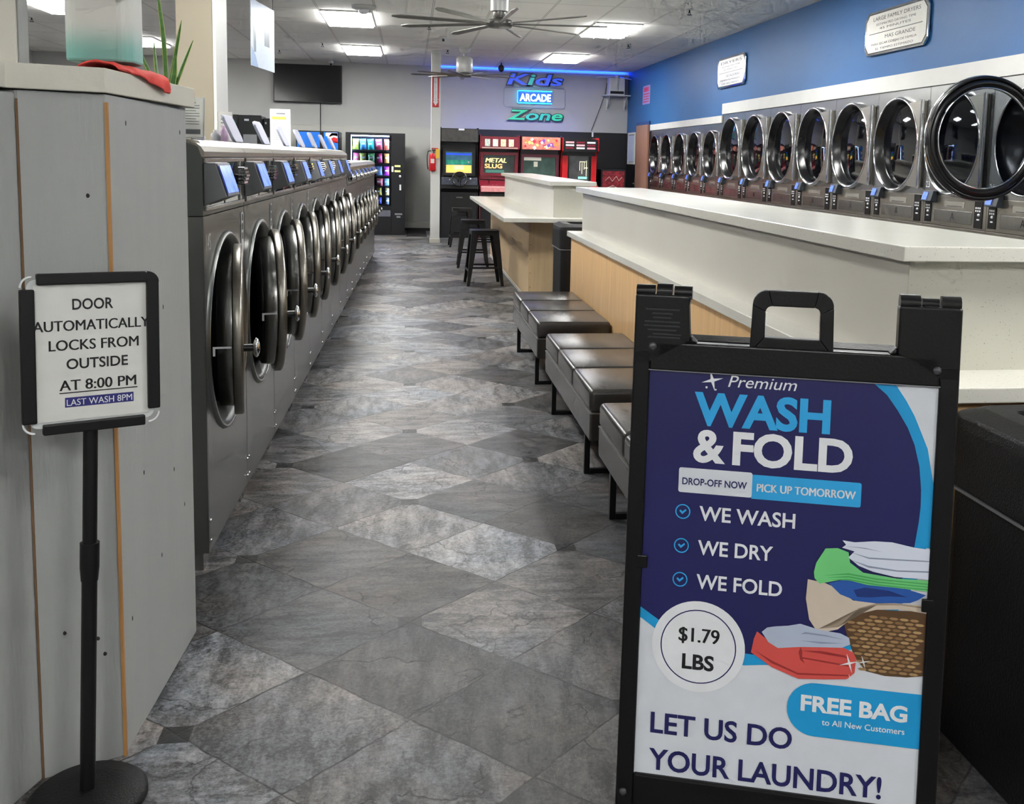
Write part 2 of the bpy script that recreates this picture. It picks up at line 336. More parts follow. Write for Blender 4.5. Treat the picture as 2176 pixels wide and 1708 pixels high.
# ------------------------------------------------------------------ washers
RW = -.0168; ax = Vector((math.sin(-RW), math.cos(RW)))   # direction of the washer row
WA = Vector((-.656,3.388))
def wpos(t): return (WA.x+ax.x*t, WA.y+ax.y*t, 0)
HOLE = mat('drum_dark', (20,21,26), .25, .4)
PLATE = mat('grey_sticker', (150,150,148), .5)
def plate_hole(b, W, z0, z1, cy, cz, r, x, n=40):
    ring = [(cy+r*math.cos(2*PI*k/n), cz+r*math.sin(2*PI*k/n)) for k in range(n)]
    out = []
    for k in range(n):
        t = 2*PI*k/n; c, s_ = math.cos(t), math.sin(t)
        ks = [((W-cy) if c>0 else -cy)/c if abs(c)>1e-6 else 1e9, ((z1-cz) if s_>0 else (z0-cz))/s_ if abs(s_)>1e-6 else 1e9]
        q = min(k2 for k2 in ks if k2>0); out.append((cy+q*c, cz+q*s_))
    corners = [(W,z1),(0,z1),(0,z0),(W,z0)]
    for (yy,zz) in corners:   # snap the nearest border point to each corner
        i = min(range(n), key=lambda k:(out[k][0]-yy)**2+(out[k][1]-zz)**2); out[i]=(yy,zz)
    b.add([(x,y,z) for y,z in ring]+[(x,y,z) for y,z in out], [(k,n+k,n+(k+1)%n,(k+1)%n) for k in range(n)])
def washer(name, label, W, H, seam, cz, r, ang, big=True):
    t = thing(name, label, 'washing machine'); cy = W/2; D = .95 if big else .75
    TX = Rt(PI/2, 'Y')       # lathe axis z -> +x
    lip = r+.05
    b = B().m(GREYM); g = .003
    b.box((-D,g,.06),(-.11,W-g,seam)); b.box((-.11,g,.06),(0,.012,seam)); b.box((-.11,W-.012,.06),(0,W-g,seam)); b.box((-.11,.01,.06),(0,W-.01,.063))
    plate_hole(b, W-g, .06, seam, cy, cz, lip, 0)
    b.build('cabinet', t)
    b = B().m(CHARC); b.caps = False    # the pressed bowl round the door
    b.lathe([(lip,.0),(lip-.006,.012),(lip-.02,.012),(lip-.03,-.01),(r-.05,-.075)], 40, Tr(0,cy,cz)@TX); b.build('door_bowl', t)
    b = B().m(HOLE); b.caps = False; b.lathe([(r-.05,-.075),(r-.06,-.10),(r-.07,-.10),(.002,-.105)], 40, Tr(0,cy,cz)@TX); b.m(RUBBER).torus(r-.055,.018,40,10,Tr(-.07,cy,cz)@TX); b.build('door_gasket', t)
    b = B().m(STEEL); b.torus(lip-.012,.006,44,8,Tr(.008,cy,cz)@TX); b.build('bowl_rim', t)
    # top section
    b = B().m(CHARC); b.prism([(-D,seam+g),(0,seam+g),(0,H-.06),(-.012,H-.025),(-.04,H-.004),(-.07,H),(-D,H)], g, W-g, Matrix(((1,0,0,0),(0,0,1,0),(0,1,0,0),(0,0,0,1)))); b.build('top_housing', t)
    b = B().m(STEELH); b.prism([(-.16,H+.001),(-.07,H+.001),(-.03,H-.004),(-.004,H-.022),(.008,H-.04),(.008,H-.056),(.0,H-.058),(0,H-.06),(-.012,H-.025),(-.07,H-.004),(-.16,H-.004)], g, W-g, Matrix(((1,0,0,0),(0,0,1,0),(0,1,0,0),(0,0,0,1)))); b.build('top_rail', t)
    b = B().m(GLASSD); b.box((0,.03,seam+.03),(.004,W-.06,H-.075)); b.m(STEEL); 
    for (p,q) in (((0,.02,seam+.018),(.009,W-.03,seam+.03)),((0,.02,H-.075),(.009,W-.03,H-.062)),((0,W*.46,seam+.03),(.007,W*.46+.012,H-.075)),((0,W-.12,seam+.03),(.009,W-.1,H-.075)),((0,.02,seam+.03),(.009,.05,H-.075))): b.box(p,q)
    b.m(PLATE).box((.004,.055,seam+.035),(.006,.12,seam+.075)); b.build('control_fascia', t, bev=.001)
    k = 1 if big else .6
    b = B().m(GREYHEAD); h0, h1 = H-.195*k-.02, H-.075; y0, y1 = .015, .015+.21*k
    b.prism([(0,h0),(.075*k,h0+.03*k),(.04*k,h1),(0,h1)], y0, y1, Matrix(((1,0,0,0),(0,0,1,0),(0,1,0,0),(0,0,0,1)))); hd = b.build('display_head', t, bev=.004)
    n = Vector((h1-h0-.03*k, 0, .035*k)).normalized()
    b = B().m(BLACK); e0 = Vector((.075*k,0,h0+.03*k)); e1 = Vector((.04*k,0,h1)); u = (e1-e0)
    def quad(f0,f1,s0,s1,lift): return [tuple(e0+u*f0+n*lift+Vector((0,s0,0))),tuple(e0+u*f0+n*lift+Vector((0,s1,0))),tuple(e0+u*f1+n*lift+Vector((0,s1,0))),tuple(e0+u*f1+n*lift+Vector((0,s0,0)))]
    b.add(quad(.02,.98,y0+.004,y1-.004,.003),[(0,1,2,3)]); b.m(BLUESCR); b.add(quad(.1,.9,y0+.012,y1-.016*k,.006),[(0,1,2,3)]); b.build('screen', hd)
    if big:
        b = B().m(BLACK); b.cyl((0,W-.2,seam+.11),(.04,W-.2,seam+.11),.02); b.m(CHROME)
        for q in range(5): b.box((.02,W-.225,seam+.095+q*.013),(.052-abs(q-2)*.004,W-.16,seam+.104+q*.013))
        b.build('coin_chute', t, bev=.001)
        b = B().m(mat('keypad_sticker', (178,180,182), .5)); b.box((.001,W-.075,seam-.14),(.003,W-.03,seam-.02)); b.m(INK)
        for q in range(3): b.box((.003,W-.063,seam-.125+q*.036),(.0035,W-.042,seam-.1+q*.036))
        b.build('payment_sticker', t)
        Tl = Tr(-.06,.15,H)@Rt(-.42,'Y')     # open dispenser lid tipped backwards
        b = B().m(mat('lavender_grey_plastic', (170,172,190), .4)); b.prism(rrect(0,0,.2,.12,.03), -.006, .006, Tl@Matrix(((0,0,1,0),(1,0,0,0),(0,1,0,0),(0,0,0,1)))); b.build('dispenser_lid', t, bev=.002)
    else:
        b = B().m(CHROME); b.ball((.03,W*.62,H-.14),.03,8); b.cyl((0,W*.62,H-.14),(.02,W*.62,H-.14),.018); b.build('selector_knob', t)
    # door, hinged on its far side
    hy = cy+r; Td = Tr(-.022,hy,0)@Rt(ang,'Z')@Tr(0,-r,cz)@TX
    b = B().m(mat('brushed_nickel_door', (142,138,130), .33, 1, .06, 3, brush=(1,1,60))); b.caps=False; b.lathe([(r-.075,.004),(r-.064,.018),(r-.056,.026),(r-.010,.029),(r-.002,.025),(r,.019),(r,-.002),(r-.003,-.006),(r-.03,-.006)], 48, Td); dr = b.build('door', t)
    b = B().m(STEEL); b.caps=False; b.lathe([(r-.03,-.008),(r-.035,-.055),(r-.05,-.06)], 48, Td); b.m(RUBBER).lathe([(r-.05,-.06),(r-.055,-.085),(r-.08,-.085)], 48, Td); b.build('door_plug', dr)
    b = B().m(GLASSD); b.caps=False; b.lathe([(r-.068,.012),(r-.12,-.02),(.002,-.03)], 40, Td); b.lathe([(r-.08,-.07),(r-.12,-.10),(.002,-.115)], 40, Td); b.build('door_glass', dr)
    b = B().m(BLACK); Th = Tr(-.022,hy,0)@Rt(ang,'Z')@Tr(0,-2*r+.03,cz-.02); b.cyl((.02,0,0),(.062,0,0),.013,T=Th); b.m(CHROME).ball((.07,0,0),.028,8,Th,(.45,.7,1.2)); b.build('door_handle', dr)
    b = B().m(CHROME); b.box((-.07,-.006,.0),(-.01,.002,.007),Th); b.box((-.07,-.006,-.025),(-.062,.002,0),Th); b.build('latch_pin', dr)
    for q in (.018, W-.018):
        for z_ in (.1,.17): b = B().m(CHROME); b.ball((.002,q,z_),.006,6); b.build('panel_screw', t)
    b = B().m(BLACKM); b.box((-D+.05,.03,0),(-.06,W-.03,.06)); b.m(STEEL).box((-.06,.004,.0),(-.02,.05,.06)); b.box((-.06,W-.05,.0),(-.02,W-.004,.06)); b.build('base_frame', t)
    return t
ORD = ['first','second','third','fourth','fifth','sixth','seventh','eighth']
angs = [.165,.24,.235,.215,.2,.2,.2,.2]; PW = .739
for i in range(8):
    lab = 'large steel washer with open door, %s from the door-lock sign stand' % ORD[i] + (', marked 145' if i == 0 else '')
    t = washer('large_washer', lab, PW, 1.44, 1.19, .762, .31, angs[i])
    t.location = wpos(PW*i-.01); t.rotation_euler = (0,0,RW); t['group'] = 'large front-load washers in the left row'
    if i == 0:
        b = B().m(mat('pale_number_vinyl', (196,198,196), .5)); b.text('145', Tr(.002,.035,1.075)@face('+x'), fit=(0,0,.07,.055)); b.build('number_decal', t)
w2 = None; PS = .613
for i in range(8):
    lab = 'small chrome-trimmed washer, %s beyond the last large washer' % ORD[i]
    if w2 is None:
        w2 = t = washer('small_washer', lab, PS, 1.33, 1.12, .70, .235, .17, False)
    else: t = dup(w2, (0,0,0), 0, lab)
    t.location = wpos(8*PW+PS*i+.005); t.rotation_euler = (0,0,RW); t['group'] = 'small front-load washers in the left row'

# ------------------------------------------------------------------ tumble dryers (local +x points to the aisle)
def dryer(name, label, W, zt, cz, r, opened=False, num=None, big=True):
    t = thing(name, label, 'tumble dryer'); cy = W/2-.03; TX = Rt(PI/2,'Y'); g = .003; zp = cz-r-.005
    b = B().m(STEEL); b.box((-.85,g,.0),(-.12,W-g,zt)); plate_hole(b, W-g, zp, zt, cy, cz, r-.03, 0); b.box((-.12,g,zp),(0,.006,zt)); b.box((-.12,W-.006,zp),(0,W-g,zt)); b.box((-.12,g,zt-.003),(0,W-g,zt)); b.build('cabinet', t)
    b = B().m(STEELH); b.box((-.12,g,.12),(.0,W-g,zp-.24)); b.box((-.12,g,zp-.236),(0,W-g,zp)); b.m(BLACK).box((-.1,.05,0),(-.04,W-.05,.12)); b.build('service_panel', t, bev=.002)
    if opened:
        b = B().m(HOLE); b.caps=False; b.lathe([(r-.03,0),(r-.03,-.11),(.001,-.118)], 40, Tr(0,cy,cz)@TX); b.m(CHROME).torus(r-.03,.008,40,8,Tr(.002,cy,cz)@TX); b.build('drum_opening', t)
    else:
        b = B().m(CHROME); b.caps=False; b.lathe([(r,.0),(r+.003,.034),(r-.004,.046),(r-.014,.048),(r-.02,.042)], 48, Tr(0,cy,cz)@TX)
        dr = b.build('door_ring', t)
        b = B().m(RUBBER); b.caps=False; b.lathe([(r-.02,.042),(r-.034,.036),(r-.05,-.02),(r-.062,-.03)], 48, Tr(0,cy,cz)@TX); b.build('door_gasket', dr)
        b = B().m(GLASSD); b.caps=False; b.lathe([(r-.06,-.03),(r-.1,-.022),(.001,-.016)], 40, Tr(0,cy,cz)@TX); b.build('door_glass', dr)
        b = B().m(STEELH); n = 16; th = 1.05; hy = W-.075; vs = []
        for k in range(n+1):
            a = -th+2*th*k/n; s_ = k/n*2-1; zz = cz+r*.88*(s_ if abs(s_)<1 else s_)
            vs += [(.042,cy+(r-.01)*math.cos(a),cz+(r-.01)*math.sin(a)),(.042,hy,zz)]
        ext = [(.002,y,z) for _,y,z in vs]; m_ = len(vs)
        b.add(vs+ext, [(2*k,2*k+1,2*k+3,2*k+2) for k in range(n)]+[(2*k+1,m_+2*k+1,m_+2*k+3,2*k+3) for k in range(n)]+[(0,m_,m_+1,1),(m_-2,m_-1,2*m_-1,2*m_-2)]); b.build('door_plate', dr)
        b = B().m(CHROME); b.cyl((.03,hy+.012,cz-r*.9),(.03,hy+.012,cz+r*.9),.014); b.build('hinge_rod', dr)
    k = 1 if big else .8
    b = B().m(BLACK); b.box((0,.035,zp-.215),(.006,.13*k,zp-.02)); b.m(WHITE)
    for j in range(2):
        for i in range(3): b.box((.005,.05+i*.024*k,zp-.09-j*.022),(.0075,.064+i*.024*k,zp-.077-j*.022))
    b.ball((.008,.09*k,zp-.13),.011,6); b.box((.005,.07*k,zp-.17),(.009,.1*k,zp-.16)); b.build('keypad', t)
    b = B().m(BLACK); b.box((0,W-.15*k,zp-.225),(.006,W-.045,zp-.005)); b.m(WHITE)
    for j in range(2):
        for i in range(3): b.box((.005,W-.135*k+i*.026*k,zp-.08-j*.022),(.0075,W-.12*k+i*.026*k,zp-.067-j*.022))
    b.ball((.008,W-.085*k,zp-.125),.011,6); b.box((.005,W-.11*k,zp-.165),(.009,W-.075*k,zp-.155)); b.build('coin_panel', t)
    b = B().m(mat('name_plate', (186,184,176), .35, .8)); b.box((0,W*.36,zp-.085),(.004,W*.68,zp-.04)); b.m(INK).box((.004,W*.4,zp-.078),(.005,W*.64,zp-.074)); b.build('name_plate', t)
    b = B().m(STEEL); b.box((0,W*.2,zp-.205),(.005,W*.8,zp-.11)); b.m(INK).text('A', Tr(.0055,W*.5-.025,zp-.182)@face('+x'), fit=(0,0,.05,.055)); b.build('lint_drawer', t, bev=.0015)
    b = B().m(mat('dark_display_housing', (46,52,58), .45)); y0,y1 = .05,.05+.16*k
    b.prism([(0,zp-.06),(.06,zp-.05),(.035,zp+.035),(0,zp+.035)], y0, y1, Matrix(((1,0,0,0),(0,0,1,0),(0,1,0,0),(0,0,0,1)))); hd = b.build('display_head', t, bev=.004)
    b = B().m(BLUESCR); b.add([(.0625,y0+.02,zp-.038),(.0625,y0+.095*k,zp-.038),(.0445,y0+.095*k,zp+.023),(.0445,y0+.02,zp+.023)],[(0,1,2,3)]); b.build('screen', hd)
    if num:
        b = B().m(WHITE); b.text(num, Tr(.001,.02,zp+.06)@face('+x'), fit=(0,0,.06,.05)); b.build('number_decal', t)
    return t
WD = .919
dl = None
for i in range(9):
    y = 13.25-i*WD
    op = i == 7
    lab = ['large dryer beside the step down to the small dryers','second large dryer from the small ones','third large dryer from the small ones','fourth large dryer from the small ones','fifth large dryer from the small ones','sixth large dryer, reflecting coloured snacks in its glass','large dryer 23 seen through the open round door','large dryer 25 standing open, its door swung out','large dryer at the right edge of the picture'][i]
    if op or dl is None or i == 6:
        t = dryer('large_dryer', lab, WD, 2.065, 1.6, .405, op, '25' if op else ('23' if i == 6 else None))
        if dl is None: dl = t
    else: t = dup(dl, (0,0,0), 0, lab)
    t.location = (XR, y, 0); t.rotation_euler = (0,0,PI); t['group'] = 'large stainless tumble dryers'
    if op:   # its door, swung out into the aisle, facing the camera
        T = Tr(.545,.79,1.6)@Rt(PI/2,'Z')@Rt(PI/2,'Y') 
        b = B().m(RUBBER); b.caps=False; b.torus(.352,.034,56,12,T,.8); b.torus(.386,.012,56,8,T@Tr(0,0,.02)); dr = b.build('open_door', t)
        b = B().m(CHROME); b.torus(.322,.006,56,8,T@Tr(0,0,.018)); b.torus(.398,.006,56,8,T@Tr(0,0,-.015)); b.build('chrome_bead', dr)
        b = B().m(mat('clear_door_glass', (176,182,188), .02, 0, .01, 2, trans=1, ior=1.1)); b.prism(arc(0,0,.325,0,2*PI,48)[:-1],-.004,.004,T); b.build('door_glass', dr)
        b = B().m(STEELH); b.box((.06,.8,1.3),(.15,.84,1.9)); b.build('hinge_arm', dr)
ds = None; WS = .812
for i in range(5):
    y = 17.31-i*WS; lab = 'small tumble dryer, %s from the brown door' % ORD[i]
    if ds is None: ds = t = dryer('small_dryer', lab, WS, 1.95, 1.53, .33, False, None, False)
    else: t = dup(ds, (0,0,0), 0, lab)
    t.location = (XR, y, 0); t.rotation_euler = (0,0,PI); t['group'] = 'small stainless tumble dryers'
# ------------------------------------------------------------------ folding islands
def island(name, label, x0, x1, y0, y1, lx0, lx1, ly0, bx0, bx1, by0, maple):
    # slab x0..x1, y0..y1 ; ledge lx0..lx1 from ly0 ; base bx0..bx1 from by0
    t = thing(name, label, 'folding counter', ((x0+x1)/2,(y0+y1)/2,0)); O = Matrix.Translation((-(x0+x1)/2,-(y0+y1)/2,0))
    b = B(O).m(QUARTZ); b.box((x0,y0,1.16),(x1,y1,1.2)); b.build('worktop', t, bev=.003)
    b = B(O).m(QUARTZ); b.box((lx0,ly0,.82),(lx1,y1+.02,.86)); b.build('ledge', t, bev=.003)
    px0, px1, py0, py1 = x0+.05, x1-.05, y0+.06, y1-.04
    b = B(O).m(LAMIN); b.box((px0,py0+.006,.86),(px1,py1,1.16)); b.m(PONY).box((px0,py0,.86),(px1,py0+.006,1.16)); b.build('riser', t)
    b = B(O).m(maple); b.box((bx0,by0,.0),(bx1,y1-.01,.82)); 
    b.m(INK)
    for q in range(5): b.ball((bx0+.02,by0,.15+.14*q),.004,6)
    b.build('base_cabinet', t, bev=.002)
    b = B(O).m(WHITEP)
    b.box((bx0+.03,by0+.3,.02),(bx0-.002,y1-.3,.06)) if False else b.box((bx0-.004,by0+.02,0),(bx0,y1-.03,.035)); b.build('toe_strip', t)
    return t
island('folding_counter', 'long white quartz folding counter on maple panels behind the wash and fold sign', 1.263,1.78,2.41,7.60,1.205,1.83,2.26,1.235,1.80,2.30,MAPLE)
island('counter_table', 'shorter white counter with overhanging ledge, black stools at its side', 1.30,1.75,9.33,14.35,.86,2.1,9.19,1.16,1.56,9.72,MAPLE2)

# ------------------------------------------------------------------ benches
def bench(y0, y1, label):
    t = thing('padded_bench', label, 'bench', (1.0,(y0+y1)/2,0), group='padded benches along the counter'); L_ = (y1-y0)/2; n = 3; s_ = 2*L_/n
    for k in range(n):
        a = -L_+k*s_+.003; e = a+s_-.006
        b = B().m(LEATHER); b.box((-.23,a,.325),(.225,e,.425)); c = b.build('cushion', t, bev=.022, seg=4)
        for p in c.data.polygons: p.use_smooth = True
    b = B().m(LEATHER); b.box((-.228,-L_+.002,.20),(.224,L_-.002,.322)); b.build('apron', t, bev=.008, seg=3)
    b = B().m(mat('pale_seam_piping', (120,118,116), .4)); b.box((-.2295,-L_,.320),(.225,L_,.3245)); b.build('piping', t)
    for yy in (-L_+.19, L_-.19):
        b = B().m(BLACKM); w = .0125
        b.box((-.215,yy-w,0),(-.19,yy+w,.2)); b.box((.19,yy-w,0),(.215,yy+w,.2)); b.box((-.19,yy-w,0),(.19,yy+w,.022)); b.build('leg', t, bev=.002)
bench(5.93,7.36,'black padded bench farthest from the sign, beside the trash bin')
bench(4.13,5.56,'middle black padded bench along the maple counter')
bench(2.50,3.93,'black padded bench half hidden behind the wash and fold sign')

# ------------------------------------------------------------------ stools
def stool():
    t = thing('metal_stool', 'x', 'stool', group='black backless metal stools'); h = .61
    b = B().m(BLACKM); b.prism(rrect(-.155,-.155,.155,.155,.035), h-.012, h); b.prism(rrect(-.152,-.152,.152,.152,.03), h-.055, h-.012); b.build('seat', t, bev=.006)
    cs = []
    for sx in (-1,1):
        for sy in (-1,1):
            b = B().m(BLACKM); x0,y0,x1,y1 = sx*.15,sy*.15,sx*.205,sy*.205; w = .078; e = .032
            top = [(x0,y0,h-.02),(x0-sx*w,y0,h-.02),(x0-sx*w,y0-sy*.006,h-.02),(x0-sx*.006,y0-sy*.006,h-.02),(x0-sx*.006,y0-sy*w,h-.02),(x0,y0-sy*w,h-.02)]
            bot = [(x1,y1,0),(x1-sx*e,y1,0),(x1-sx*e,y1-sy*.006,0),(x1-sx*.006,y1-sy*.006,0),(x1-sx*.006,y1-sy*e,0),(x1,y1-sy*e,0)]
            fs = [(i,(i+1)%6,6+(i+1)%6,6+i) for i in range(6)]+[(6,7,8,9),(6,9,10,11)]
            if sx*sy > 0: fs = [f[::-1] for f in fs]
            b.add(top+bot, fs); b.build('leg', t)
    b = B().m(BLACKM)
    for z_ in (.19,):
        q = .15+(.055)*(1-z_/h)-.004
        for s_ in (-1,1): b.box((-q,s_*q-.005,z_),(q,s_*q+.005,z_+.022)); b.box((s_*q-.005,-q,z_-.035),(s_*q+.005,q,z_-.013))
    b.build('footrest', t)
    b = B().m(BLACKM); q=.16
    for s_ in (-1,1): b.box((-q,s_*q-.003,h-.13),(q,s_*q+.003,h-.115))
    b.build('brace', t)
    return t
st = stool(); st['label'] = 'nearest black metal stool at the white counter table'; st.location = (.83,11.16,0); st.rotation_euler = (0,0,.04)
dup(st, (.82,12.98,0), -.03, 'second black metal stool, behind the nearest one')
dup(st, (.83,15.98,0), .02, 'farthest black metal stool, before the driving arcade cabinet')

# ------------------------------------------------------------------ trash bins
def bin_(name, label, x, y, w, d, h, rz=0):
    t = thing(name, label, 'trash bin', (x,y,0), rz); 
    b = B().m(BLACKR); b.prism(rrect(-w/2+.012,-d/2+.012,w/2-.012,d/2-.012,.04), 0, h*.76); b.build('body', t, bev=.004)
    b = B().m(BLACKR)
    o = rrect(-w/2,-d/2,w/2,d/2,.05); i_ = rrect(-w/2+.05,-d/2+.05,w/2-.05,d/2-.05,.04); ho = rrect(-w/2+.11,-d/2+.10,w/2-.11,d/2-.10,.03); n = len(o)
    rows = [(o,h*.765),(o,h*.94),([(p[0]*.985,p[1]*.985) for p in o],h*.975),(i_,h),(ho,h),(ho,h-.10)]
    vs = [(p[0],p[1],z_) for r_,z_ in rows for p in r_]; fs = []
    for k in range(len(rows)-1):
        for q in range(n): fs.append((k*n+q,k*n+(q+1)%n,(k+1)*n+(q+1)%n,(k+1)*n+q))
    fs.append(tuple(range((len(rows)-1)*n,len(rows)*n))); fs.append(tuple(range(n))[::-1]); b.smooth=False; b.add(vs, fs); b.build('lid', t, bev=.006)
    b = B().m(RUBBER); b.prism(ho, h-.098, h-.09); b.build('opening', t)
    b = B().m(mat('worn_edge_line', (120,120,122), .5)); b.prism(rrect(-w/2-.001,-d/2-.001,w/2+.001,d/2+.001,.05), h*.757, h*.763); b.build('seam_line', t)
bin_('trash_bin', 'black trash bin standing between the two counters', 1.48, 8.38, .5, .5, .875)
bin_('trash_bin', 'large black trash bin at the right edge, behind the wash and fold sign', 1.57, 1.965, .52, .54, .835)
# ------------------------------------------------------------------ A-frame sign
K = .92
sg = thing('sidewalk_sign', 'black folding sandwich-board sign with blue wash and fold poster and carry handle', 'sign', (.738,1.825,0), -.3413)
TS = Tr(0,0,.565)@Rt(-.0666,'X')@Matrix.Scale(K,4)@Matrix(((1,0,0,0),(0,0,-1,0),(0,1,0,0),(0,0,0,1)))@Matrix.Scale(.001,4)   # poster plane in mm, +z to the viewer
def SX(pts, k=1): return pts
b = B(TS).m(BLACKR)
BL = mat('black_moulded_plastic', (9,9,11), .33, 0, .08, 14, .06, 150, spec=.35); b = B(TS).m(BL)
b.prism([(-342,-560),(-303,-560),(-303,470),(-217,521),(-222,600),(-218,622),(-340,622),(-341,0)],-34,9)
b.prism([(303,-560),(343,-560),(344,131),(342,622),(216,622),(216,519),(303,470)],-34,9)
b.prism([(-304,455),(304,455),(304,519),(-304,519)],-34,9); b.prism([(-304,-530),(304,-530),(304,-455),(-304,-455)],-34,9)
b.prism([(-217,519),(-200,519),(-217,536)],-34,9); b.prism([(216,519),(199,519),(216,536)],-34,9)
b.build('front_leaf', sg, bev=.005, seg=3)
b = B(TS).m(BL)     # handle
h_out = [(-90,505)]+[(-87,610)]+arc(-55,610,32,PI,PI/2,6)+arc(51,610,32,PI/2,0,6)+[(86,505)]
h_in = [(57,540)]+arc(43,595,13,0,PI/2,5)+arc(-46,595,13,PI/2,PI,5)+[(-59,540)]
b.prism([(-90,505),(86,505),(57,540),(-59,540)],-30,4)
m_ = Matrix()
b.prism([(-90,505),(-59,540),(-59,595),(-87,610)],-30,4); b.prism([(86,505),(83,610),(56,595),(57,540)],-30,4)
b.prism([(-87,610)]+arc(-55,610,32,PI,PI/2,6)+[(-46,608)]+arc(-46,595,13,PI/2,PI,5),-30,4)
b.prism([(-55,642),(-46,608),(43,608),(51,642)],-30,4)
b.prism([(56,595)]+arc(43,595,13,0,PI/2,5)+[(51,642)]+arc(51,610,32,PI/2,0,6),-30,4)
b.build('handle', sg, bev=.005, seg=3)
for s_ in (-1,1):
    b = B(TS).m(BL)
    cx = s_*279; segs = ((-61,-20),(-16,18),(22,61))
    for k,(a,e) in enumerate(segs):
        if s_ > 0: r_ = 19 if k != 1 else 13
        else: r_ = 15 if k != 1 else 19
        b.cyl((cx+a,627,-16),(cx+e,627,-16),r_,n=20)
    b.box((cx-14,600,-30),(cx+14,625,6)); b.build('hinge', sg, bev=.0015)
b = B(TS).m(mat('dull_rivet', (70,70,74), .3, .3)); 
for q in ((-298,508),(297,490),(-325,-500),(322,-500)): b.ball((q[0],q[1],9),9,8,None,(1,1,.5))
b.build('rivet', sg)
b = B(TS).m(mat('embossed_black_lettering', (40,42,48), .35))
for k,w_ in enumerate((74,44,40,76,78,62,38)): b.box((-280-w_/2,588-k*9,8.5),(-280+w_/2,591-k*9,9.8))
b.box((-262,534,8.5),(-238,536,9.8)); b.box((-310,527,8.5),(-240,530,9.8))
b.build('embossed_lettering', sg)
b = B().m(BL)    # rear leaf of the A-frame
TB = Tr(0,.085,1.10)@Rt(.28,'X'); b.T = TB
b.box((-.31,-.02,-1.14),(-.27,.015,0)); b.box((.27,-.02,-1.14),(.31,.015,0)); b.box((-.27,-.02,-1.02),(.27,.015,-.06)); b.build('rear_leaf', sg, bev=.004)
for x_ in (-.31,.28): b = B().m(BL); b.box((x_,.02,1.0),(x_+.03,.11,1.02)); b.build('hinge_strap', sg)
# poster art (all measured in millimetres on the poster)
NAVY = pr((26,26,84),'poster_navy',.4,var=.06,vs=3); CYAN = pr((24,148,206),'poster_cyan',.4); PALE = pr((204,208,215),'poster_white',.42); LBL = pr((44,160,220),'poster_bright_blue',.4)
b = B(TS); b.m(PALE).box((-305,-457,-4),(305,457,0))
edge = [(300,455),(216,455),(258,391),(288,323),(303,250),(303,60)]
cy_o = [(-303,457),(216,456),(240,422),(258,391),(288,323),(303,250),(303,112),(296,112),(285,50),(240,-40),(160,-120),(60,-165),(-15,-179),(-71,-184),(-140,-176),(-210,-154),(-268,-123),(-303,-100)]
nv_o = [(-303,457),(171,456),(200,432),(223,401),(245,366),(261,330),(273,285),(279,236),(280,200),(278,166),(272,114),(255,50),(215,-20),(150,-90),(70,-140),(-15,-158),(-70,-157),(-140,-150),(-205,-132),(-263,-101),(-303,-76)]
b.m(CYAN).poly(cy_o,.5); b.m(NAVY).poly(nv_o,1.0)
b.m(PALE).poly([(-70,-184),(304,-178),(304,-170),(100,-160)],.7)
b.m(WHITE)
def st4(cx,cy,R,r=.16,z=2,rot=0):
    b.poly([(cx+(R if k%2==0 else R*r)*math.cos(k*PI/4+rot), cy+(R if k%2==0 else R*r)*math.sin(k*PI/4+rot)) for k in range(8)],z)
st4(-166,440,24,.2,2,.25); b.poly(arc(-178,424,2.5,0,2*PI,8)[:-1],2); b.poly(arc(-158,420,2,0,2*PI,8)[:-1],2)
Z = lambda z: Tr(0,0,z)
b.text('Premium',Z(2),0,0,.25,(-132,428,146,25))
b.m(LBL).text('WASH',Z(2),.035,0,0,(-203,343,290,70))
b.m(WHITE).text('&',Z(2),.03,0,0,(-201,261,70,71)); b.text('FOLD',Z(2),.035,0,0,(-116,261,253,70))
b.m(PALE).poly(rrect(-230,189,-71,244,5),2); b.m(LBL).poly(rrect(-74,187,158,240,5),1.7)
b.m(NAVY).text('DROP-OFF NOW',Z(2.6),.02,0,0,(-222,207,140,15)); b.m(WHITE).text('PICK UP TOMORROW',Z(2.6),.03,0,0,(-61,204,208,17))
for cy_,s_ in ((146,'WE WASH'),(70,'WE DRY'),(-6,'WE FOLD')):
    o_,i_ = arc(-218,cy_,16.5,0,2*PI,28)[:-1],arc(-218,cy_,14,0,2*PI,28)[:-1]
    b.m(LBL).add([(x,y,2) for x,y in o_]+[(x,y,2) for x,y in i_],[(k,(k+1)%28,28+(k+1)%28,28+k) for k in range(28)])
    b.poly([(-226,cy_+1),(-223,cy_+4),(-219,cy_),(-212,cy_+6),(-210,cy_+3),(-219,cy_-6)],2)
    b.m(WHITE).text(s_,Z(2),.018,0,0,(-182,cy_-16,{'WE WASH':206,'WE DRY':162,'WE FOLD':185}[s_],31.5))
b.m(WHITE).poly(arc(-172,-153,102,0,2*PI,48)[:-1],2); o_,i_=arc(-172,-153,83,0,2*PI,48)[:-1],arc(-172,-153,80.5,0,2*PI,48)[:-1]
b.m(NAVY).add([(x,y,2.5) for x,y in o_]+[(x,y,2.5) for x,y in i_],[(k,(k+1)%48,48+(k+1)%48,48+k) for k in range(48)])
b.m(INK).text('$1.79',Z(2.5),0.022,0,0,(-216,-143,90,31)); b.text('LBS',Z(2.5),.03,0,0,(-206,-204,70,33))
b.m(CYAN).poly([(304,-204)]+arc(84,-264,59,PI/2,1.5*PI,16)+[(304,-323)],2)
b.m(WHITE).text('FREE BAG',Z(2.6),.035,0,0,(54,-267,222,34)); b.text('to All New Customers',Z(2.6),.01,0,0,(100,-295,172,13))
b.m(NAVY).text('LET US DO',Z(2),.02,0,0,(-270,-358,309,46)); b.text('YOUR LAUNDRY!',Z(2),.02,0,0,(-271,-442,502,47))
